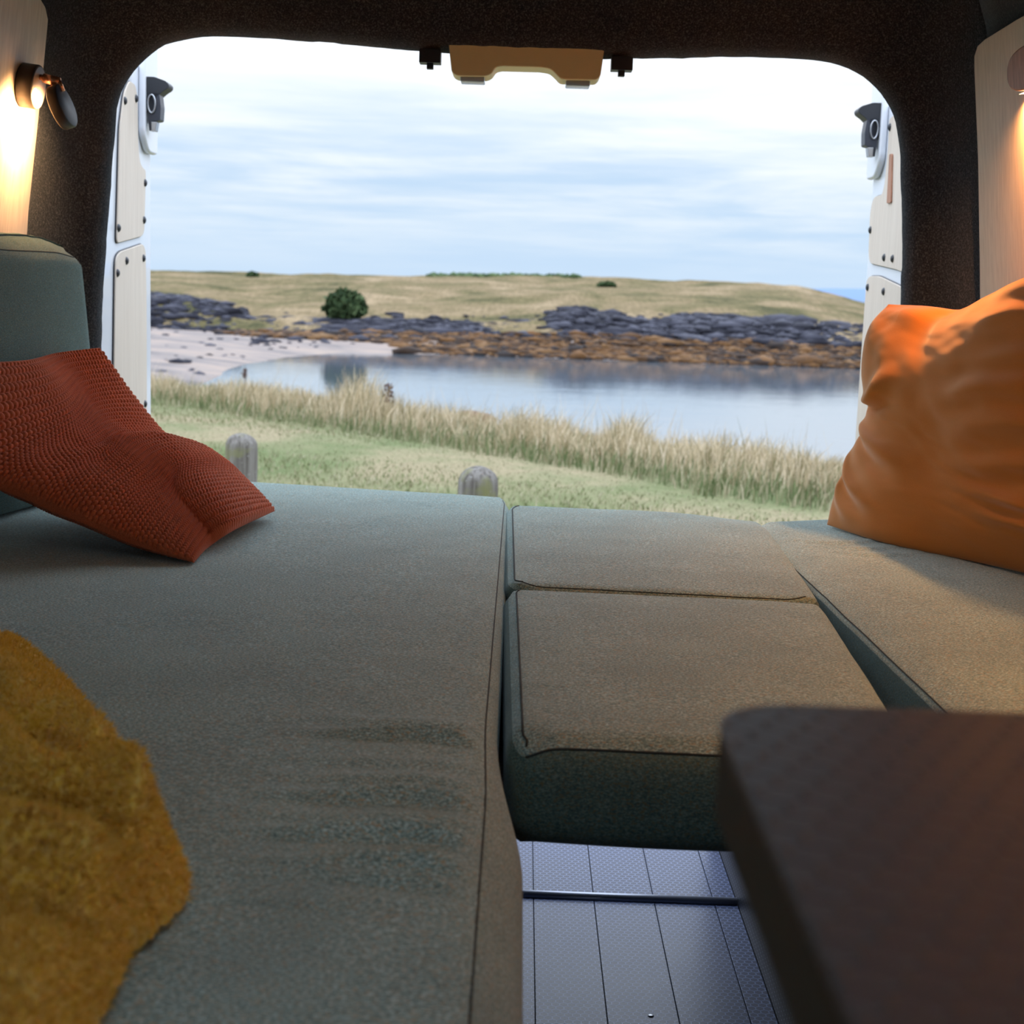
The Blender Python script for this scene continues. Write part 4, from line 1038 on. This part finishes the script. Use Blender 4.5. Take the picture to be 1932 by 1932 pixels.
def bollard(pxl, pxr, ytop, Yd, lab):
    a = onY(pxl, ytop+50, Yd); b = onY(pxr, ytop+50, Yd); r_ = (b.x-a.x)/2; top = onY((pxl+pxr)/2, ytop, Yd); cx_ = (a.x+b.x)/2
    prof = [(r_, 0)]+[(r_*(1+0.01*math.sin(k*1.3)), (top.z-r_-G)*k/12) for k in range(1, 13)]
    for k in range(1, 9):
        t_ = k/8*math.pi/2; prof.append((max(0, r_*math.cos(t_)), top.z-r_*0.85-G+r_*0.85*math.sin(t_)))
    prof[-1] = (0, prof[-1][1])
    bm = lathe_bm(prof, Matrix.Translation((cx_, Yd, G)), 40)
    for v in bm.verts:
        d = Vector((v.co.x-cx_, v.co.y-Yd, 0)); 
        if d.length > 1e-4: v.co += d.normalized()*0.003*mnoise.noise(Vector((d.x*30, d.y*30, v.co.z*1.5)))
    o = bm_obj('bollard', bm, M['post'], None, True); o['label'] = lab; o['category'] = 'bollard'
bollard(425, 485, 817, 7.0, 'weathered round-topped wooden post on the lawn, nearer the rust pillow')
bollard(864, 939, 879, 5.8, 'weathered wooden post with greenish top, just behind the mattress corner')
# ------------------------------------------------------------------ far shore
def fs(tab): return lambda px: float(interp(tab, px))
y_sh = fs([(-400, 980), (100, 830), (283, 765), (350, 735), (400, 713), (430, 700), (470, 685), (540, 672), (650, 663), (750, 665), (1000, 671), (1300, 676), (1620, 682), (1900, 692), (2400, 705)])
y_mid = fs([(-400, 600), (100, 606), (283, 614), (400, 622), (480, 626), (650, 626), (800, 627), (1000, 630), (1300, 638), (1500, 646), (1620, 652), (1900, 664), (2400, 680)])
y_rock = fs([(-400, 530), (100, 545), (283, 560), (340, 566), (400, 578), (470, 600), (560, 603), (650, 606), (720, 603), (800, 606), (950, 612), (1010, 608), (1080, 590), (1150, 602), (1250, 606), (1330, 603), (1450, 612), (1520, 610), (1620, 618), (1900, 640), (2400, 660)])
y_crest = fs([(-400, 490), (100, 503), (283, 512), (500, 517), (800, 520), (1000, 522), (1150, 524), (1350, 533), (1440, 539), (1500, 540), (1560, 553), (1620, 570), (1700, 588), (1900, 615), (2400, 640)])
d_sh = lambda px: 5.0*2800/(y_sh(px)-hor(px))
def zat(px, y, Y): return CAM.z-(y-hor(px))/2800.0*Y
def prof_far(px):
    Ys = d_sh(px); Ym = 116.0; Yk = 121.0; Yc = 195.0
    Ys = min(Ys, Ym-9)
    ym, yk, yc = y_mid(px), y_rock(px), y_crest(px)
    r = [(Ys-6, WZ-0.5), (Ys, WZ+0.0), (Ys+(Ym-Ys)*0.5, WZ+(zat(px, ym, Ym)-WZ)*0.42), (Ym, zat(px, ym, Ym)), (Yk, zat(px, yk, Yk))]
    y5 = yk+(yc-yk)*0.35; y6 = yk+(yc-yk)*0.72
    r += [(134, zat(px, y5, 134)), (158, zat(px, y6, 158)), (Yc, zat(px, yc, Yc)), (225, zat(px, yc+4, 225)-0.4), (300, WZ-1)]
    return r
def far_z(px, Y):
    r = prof_far(px); return float(np.interp(Y, [a[0] for a in r], [a[1] for a in r]))
cols = np.linspace(-400, 2300, 380)
def strip(name, y0fn, y1fn, n, mat, jit=0.0, zlift=0.0, seed=1):
    V = []
    for px in cols:
        a, b = y0fn(px), y1fn(px)
        pr_ = prof_far(px); ya = [q_[0] for q_ in pr_]; za = [q_[1] for q_ in pr_]
        for k in range(n):
            Y = a+(b-a)*k/(n-1); V.append((colX(px, Y), Y, float(np.interp(Y, ya, za))+zlift))
    V = np.array(V); V[:, 2] += jit*vnoise(V[:, 0], V[:, 1], 0.11, seed, 4)
    return np_mesh(name, V, grid_faces(len(cols), n), mat)
def sand_mat():
    m, t, b = newmat('sand'); oc = t('TexCoord').outputs['Object']
    mp_ = t('Mapping', i={'Vector': oc, 'Scale': (0.5, 1.0, 1.0)}).outputs[0]
    n = t('TexNoise', i={'Vector': mp_, 'Scale': 0.35, 'Detail': 5.0, 'Roughness': 0.65}).outputs[0]
    c = t.ramp(n, [(0.36, (0.08, 0.065, 0.062)), (0.47, (0.17, 0.135, 0.12)), (0.60, (0.24, 0.18, 0.145)), (0.75, (0.29, 0.20, 0.14))])
    setb(t, b, col=c, rough=0.7, spec=0.4)
    return m
M['sand'] = sand_mat()
def hill_mat():
    m, t, b = newmat('headland_grass'); oc = t('TexCoord').outputs['Object']
    mp_ = t('Mapping', i={'Vector': oc, 'Scale': (0.5, 0.35, 2.2), 'Rotation': (0, R(8), 0)}).outputs[0]
    n = t('TexNoise', i={'Vector': mp_, 'Scale': 0.20, 'Detail': 7.0, 'Roughness': 0.65, 'Distortion': 0.5}).outputs[0]
    c = t.ramp(n, [(0.36, (0.06, 0.058, 0.028)), (0.44, (0.125, 0.105, 0.052)), (0.54, (0.19, 0.142, 0.082)), (0.68, (0.29, 0.218, 0.14))])
    mp3 = t('Mapping', i={'Vector': oc, 'Scale': (2.6, 0.4, 0.8)}).outputs[0]
    n2 = t('TexNoise', i={'Vector': mp3, 'Scale': 1.3, 'Detail': 5.0, 'Roughness': 0.7}).outputs[0]
    c = t.mix(1.0, c, t.ramp(n2, [(0.3, (0.62, 0.64, 0.58)), (0.7, (1.25, 1.22, 1.2))]), 'MULTIPLY')
    setb(t, b, col=c, rough=1.0, spec=0.05)
    return m
M['hill'] = hill_mat()
o = strip('beach', lambda px: min(d_sh(px), 107)-6, lambda px: 117.0, 40, M['sand'], 0.10); o['kind'] = 'structure'
o = strip('headland', lambda px: 116.0, lambda px: 300.0, 110, M['hill'], 0.55, 0.0, 4); o['kind'] = 'structure'
def rocks_mat(name, stops, sc_=1.2, rough=0.9):
    m, t, b = newmat(name); g = t('NewGeometry'); oc = t('TexCoord').outputs['Object']
    n = t('TexNoise', i={'Vector': oc, 'Scale': sc_, 'Detail': 5.0, 'Roughness': 0.7}).outputs[0]
    f = t.math('ADD', t.math('MULTIPLY', g.outputs['Random Per Island'], 0.55), t.math('MULTIPLY', n, 0.45))
    setb(t, b, col=t.ramp(f, stops), rough=rough, spec=0.3)
    return m
M['dark_rock'] = rocks_mat('dark_rock', [(0.2, (0.012, 0.012, 0.018)), (0.5, (0.032, 0.032, 0.045)), (0.75, (0.07, 0.07, 0.09)), (0.92, (0.16, 0.16, 0.18))])
M['weed_rock'] = rocks_mat('weed_rock', [(0.25, (0.018, 0.013, 0.012)), (0.45, (0.055, 0.030, 0.016)), (0.62, (0.12, 0.055, 0.017)), (0.85, (0.18, 0.105, 0.05))], 2.0)
ico_bm = bmesh.new(); bmesh.ops.create_icosphere(ico_bm, subdivisions=1, radius=1.0); IV = np.array([tuple(v.co) for v in ico_bm.verts]); IF = np.array([[v.index for v in f.verts] for f in ico_bm.faces]); ico_bm.free()
def rock_field(name, pos, sx, sy, sz, mat, label, cat='rocks', amp=0.25):
    n = len(pos); k = len(IV); a = RNG.uniform(0, 6.28, n)
    J = 1+RNG.uniform(-amp, amp, (n, k)); P = IV[None]*J[..., None]*np.stack([sx, sy, sz], 1)[:, None, :]
    ca, sa = np.cos(a)[:, None], np.sin(a)[:, None]; x = P[..., 0]*ca-P[..., 1]*sa; y = P[..., 0]*sa+P[..., 1]*ca
    V = np.stack([x, y, P[..., 2]], -1)+pos[:, None, :]; F = IF[None]+(np.arange(n)*k)[:, None, None]
    o = np_mesh(name, V.reshape(-1, 3), F.reshape(-1, 3), mat, smooth=False); tag(o, label, cat, None, 'stuff'); return o
def band_pos(n, f0, f1, lo, hi, pxa=-200, pxb=2200, dens=None):
    out = []
    while len(out) < n:
        px = random.uniform(pxa, pxb); Ys = min(d_sh(px), 107); Y0 = lo(px, Ys); Y1 = hi(px, Ys)
        if dens and random.random() > dens(px): continue
        Y = Y0+(Y1-Y0)*random.random(); out.append((colX(px, Y), Y, far_z(px, Y)))
    return np.array(out)
P = band_pos(9500, 0, 1, lambda px, Ys: 115.5, lambda px, Ys: 122.0, dens=None)
s_ = RNG.lognormal(-1.5, 0.5, len(P)); rock_field('shore_rocks', P, s_*2.1, s_, s_*0.36, M['dark_rock'], 'band of dark slate rocks below the far grassy headland')
P = band_pos(1300, 0, 1, lambda px, Ys: 119, lambda px, Ys: 127.0, dens=lambda px: (0.9 if px < 470 else (0.9 if 1040 < px < 1180 or 1280 < px < 1500 else 0.06)))
s_ = RNG.lognormal(-1.2, 0.5, len(P)); rock_field('slope_rocks', P, s_*1.7, s_, s_*0.4, M['dark_rock'], 'scattered dark rocks breaking through the lower headland slope')
P = band_pos(12000, 0, 1, lambda px, Ys: (Ys+0.3 if px > 760 else 111+max(0, (760-px))*0.004), lambda px, Ys: 116.5, dens=lambda px: float(sstep(390, 560, px)))
s_ = RNG.lognormal(-1.7, 0.50, len(P)); rock_field('seaweed_rocks', P, s_*1.9, s_, s_*0.42, M['weed_rock'], 'orange-brown seaweed covered rocks along the far waterline')
P = band_pos(160, 0, 1, lambda px, Ys: Ys+5, lambda px, Ys: 114, dens=lambda px: float(px < 800))
s_ = RNG.lognormal(-1.7, 0.5, len(P)); rock_field('beach_stones', P, s_*1.5, s_, s_*0.5, M['dark_rock'], 'small dark stones scattered over the pale sand beach', 'stones')
# water
def water_mat():
    m, t, b = newmat('sea_water'); oc = t('TexCoord').outputs['Object']
    mp_ = t('Mapping', i={'Vector': oc, 'Scale': (0.35, 1.0, 1.0), 'Rotation': (0, 0, R(12))}).outputs[0]
    n = t('TexNoise', i={'Vector': mp_, 'Scale': 0.9, 'Detail': 5.0, 'Roughness': 0.6}).outputs[0]
    n2 = t('TexNoise', i={'Vector': mp_, 'Scale': 0.12, 'Detail': 3.0}).outputs[0]
    hh = t.math('ADD', n, t.math('MULTIPLY', n2, 1.2))
    setb(t, b, col=(0.10, 0.125, 0.15), rough=0.04, spec=0.5, ior=1.9, nrm=t('Bump', i={'Height': hh, 'Strength': 0.035, 'Distance': 0.25}).outputs[0])
    return m
M['water'] = water_mat()
wx = [-9000, -800, 0, 800, 9000]
me = bpy.data.meshes.new('sea'); me.from_pydata([(-700, 14, WZ), (700, 14, WZ), (9000, 14000, WZ), (-9000, 14000, WZ)], [], [(0, 1, 2, 3)]); me.update()
o = link('sea', me, M['water'], None, False); o['kind'] = 'structure'
# distant blue hills
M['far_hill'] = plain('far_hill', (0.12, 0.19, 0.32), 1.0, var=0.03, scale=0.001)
tab = [(-3000, 4), (-1500, 9), (-900, 14), (-300, 13), (300, 12), (900, 17), (1200, 26), (1500, 30), (2200, 34), (3500, 30), (5000, 10)]
xs = np.linspace(-2500, 4200, 140); V = []
for x in xs:
    hgt = float(interp(tab, x))*1.6+3*float(vnoise(np.array([x]), np.array([0.0]), 0.003, 8)[0]); Yd = 5200
    V += [(x, Yd, WZ-2), (x, Yd+250, WZ+hgt*0.8), (x, Yd+700, WZ+hgt), (x, Yd+1500, WZ-2)]
o = np_mesh('distant_hill', V, grid_faces(len(xs), 4), M['far_hill']); o['kind'] = 'structure'
# bushes
M['bush'] = blade_mat('bush_leaf', [(0.0, (0.018, 0.035, 0.014)), (0.5, (0.045, 0.075, 0.03)), (1.0, (0.10, 0.14, 0.06))])
M['twig'] = plain('twig', (0.05, 0.035, 0.025), 0.9)
def bush(px, ybase, ytop, Yd, wpx, lab, n=1800, cat='bush', name='bush', aspect=1.0):
    base = onY(px, ybase, Yd); zg = far_z(px, Yd); zb = min(base.z, zg+0.2); top = onY(px, ytop, Yd); H = top.z-zb; wv = wpx/2800*Yd/2
    e = empty(name, (base.x, Yd, zb), lab, cat)
    bm = bmesh.new()
    for k in range(9):
        a = random.uniform(0, 6.28); d = Vector((math.cos(a)*wv*0.6, math.sin(a)*wv*0.6, H*random.uniform(0.5, 0.85)))
        b0_ = Vector((base.x, Yd, zb-0.1)); sd_ = Vector((0, 1, 0)).cross(d).normalized()*0.05
        vs = [bm.verts.new(b0_-sd_), bm.verts.new(b0_+sd_), bm.verts.new(b0_+d)]; bm.faces.new(vs)
        vs = [bm.verts.new(b0_-Vector((0, 0.05, 0))), bm.verts.new(b0_+Vector((0, 0.05, 0))), bm.verts.new(b0_+d)]; bm.faces.new(vs)
    bm_obj('branches', bm, M['twig'], e)
    dirs = RNG.normal(0, 1, (n, 3)); dirs /= np.linalg.norm(dirs, axis=1, keepdims=True); rr_ = RNG.uniform(0.55, 1.0, n)
    lob = 1+0.22*np.array([mnoise.noise(Vector(tuple(d*2.2+px))) for d in dirs])
    C_ = np.stack([base.x+dirs[:, 0]*wv*rr_*lob, Yd+dirs[:, 1]*wv*0.8*rr_*lob, zb+H*0.52+dirs[:, 2]*H*0.5*rr_*lob], 1)
    C_ = C_[C_[:, 2] > zb-0.05]; n = len(C_)
    sz = 0.035*H+0.06; A = RNG.normal(0, sz, (n, 3)); B = RNG.normal(0, sz, (n, 3))
    V = np.stack([C_-A, C_+B, C_+A, C_-B], 1).reshape(-1, 3); F = np.arange(n*4).reshape(-1, 4)
    o = np_mesh('foliage', V, F, M['bush'], e, smooth=False); o['kind'] = 'stuff'
bush(650, 608, 549, 122, 80, 'large rounded dark green bush above the rocks of the far shore', 2600)
bush(477, 527, 513, 185, 24, 'small dark bush on the headland crest at left', 700)
bush(1145, 545, 531, 172, 36, 'small flat dark shrub on the headland slope right of centre', 700)
# hedge strip on crest
cols_h = np.arange(818, 1085, 9)
for nm_i, px in enumerate(cols_h[:0]): pass
P = []
for px in np.linspace(812, 1090, 260):
    Y = 193+random.uniform(-2, 2); P.append((colX(px, Y), Y, far_z(px, Y)+random.uniform(-0.1, 0.12)))
P = np.array(P); s_ = RNG.uniform(0.25, 0.45, len(P))
o = rock_field('hedge', P, s_*2, s_, s_*0.9, M['bush'], 'thin dark line of low scrub along the headland crest', 'hedge')
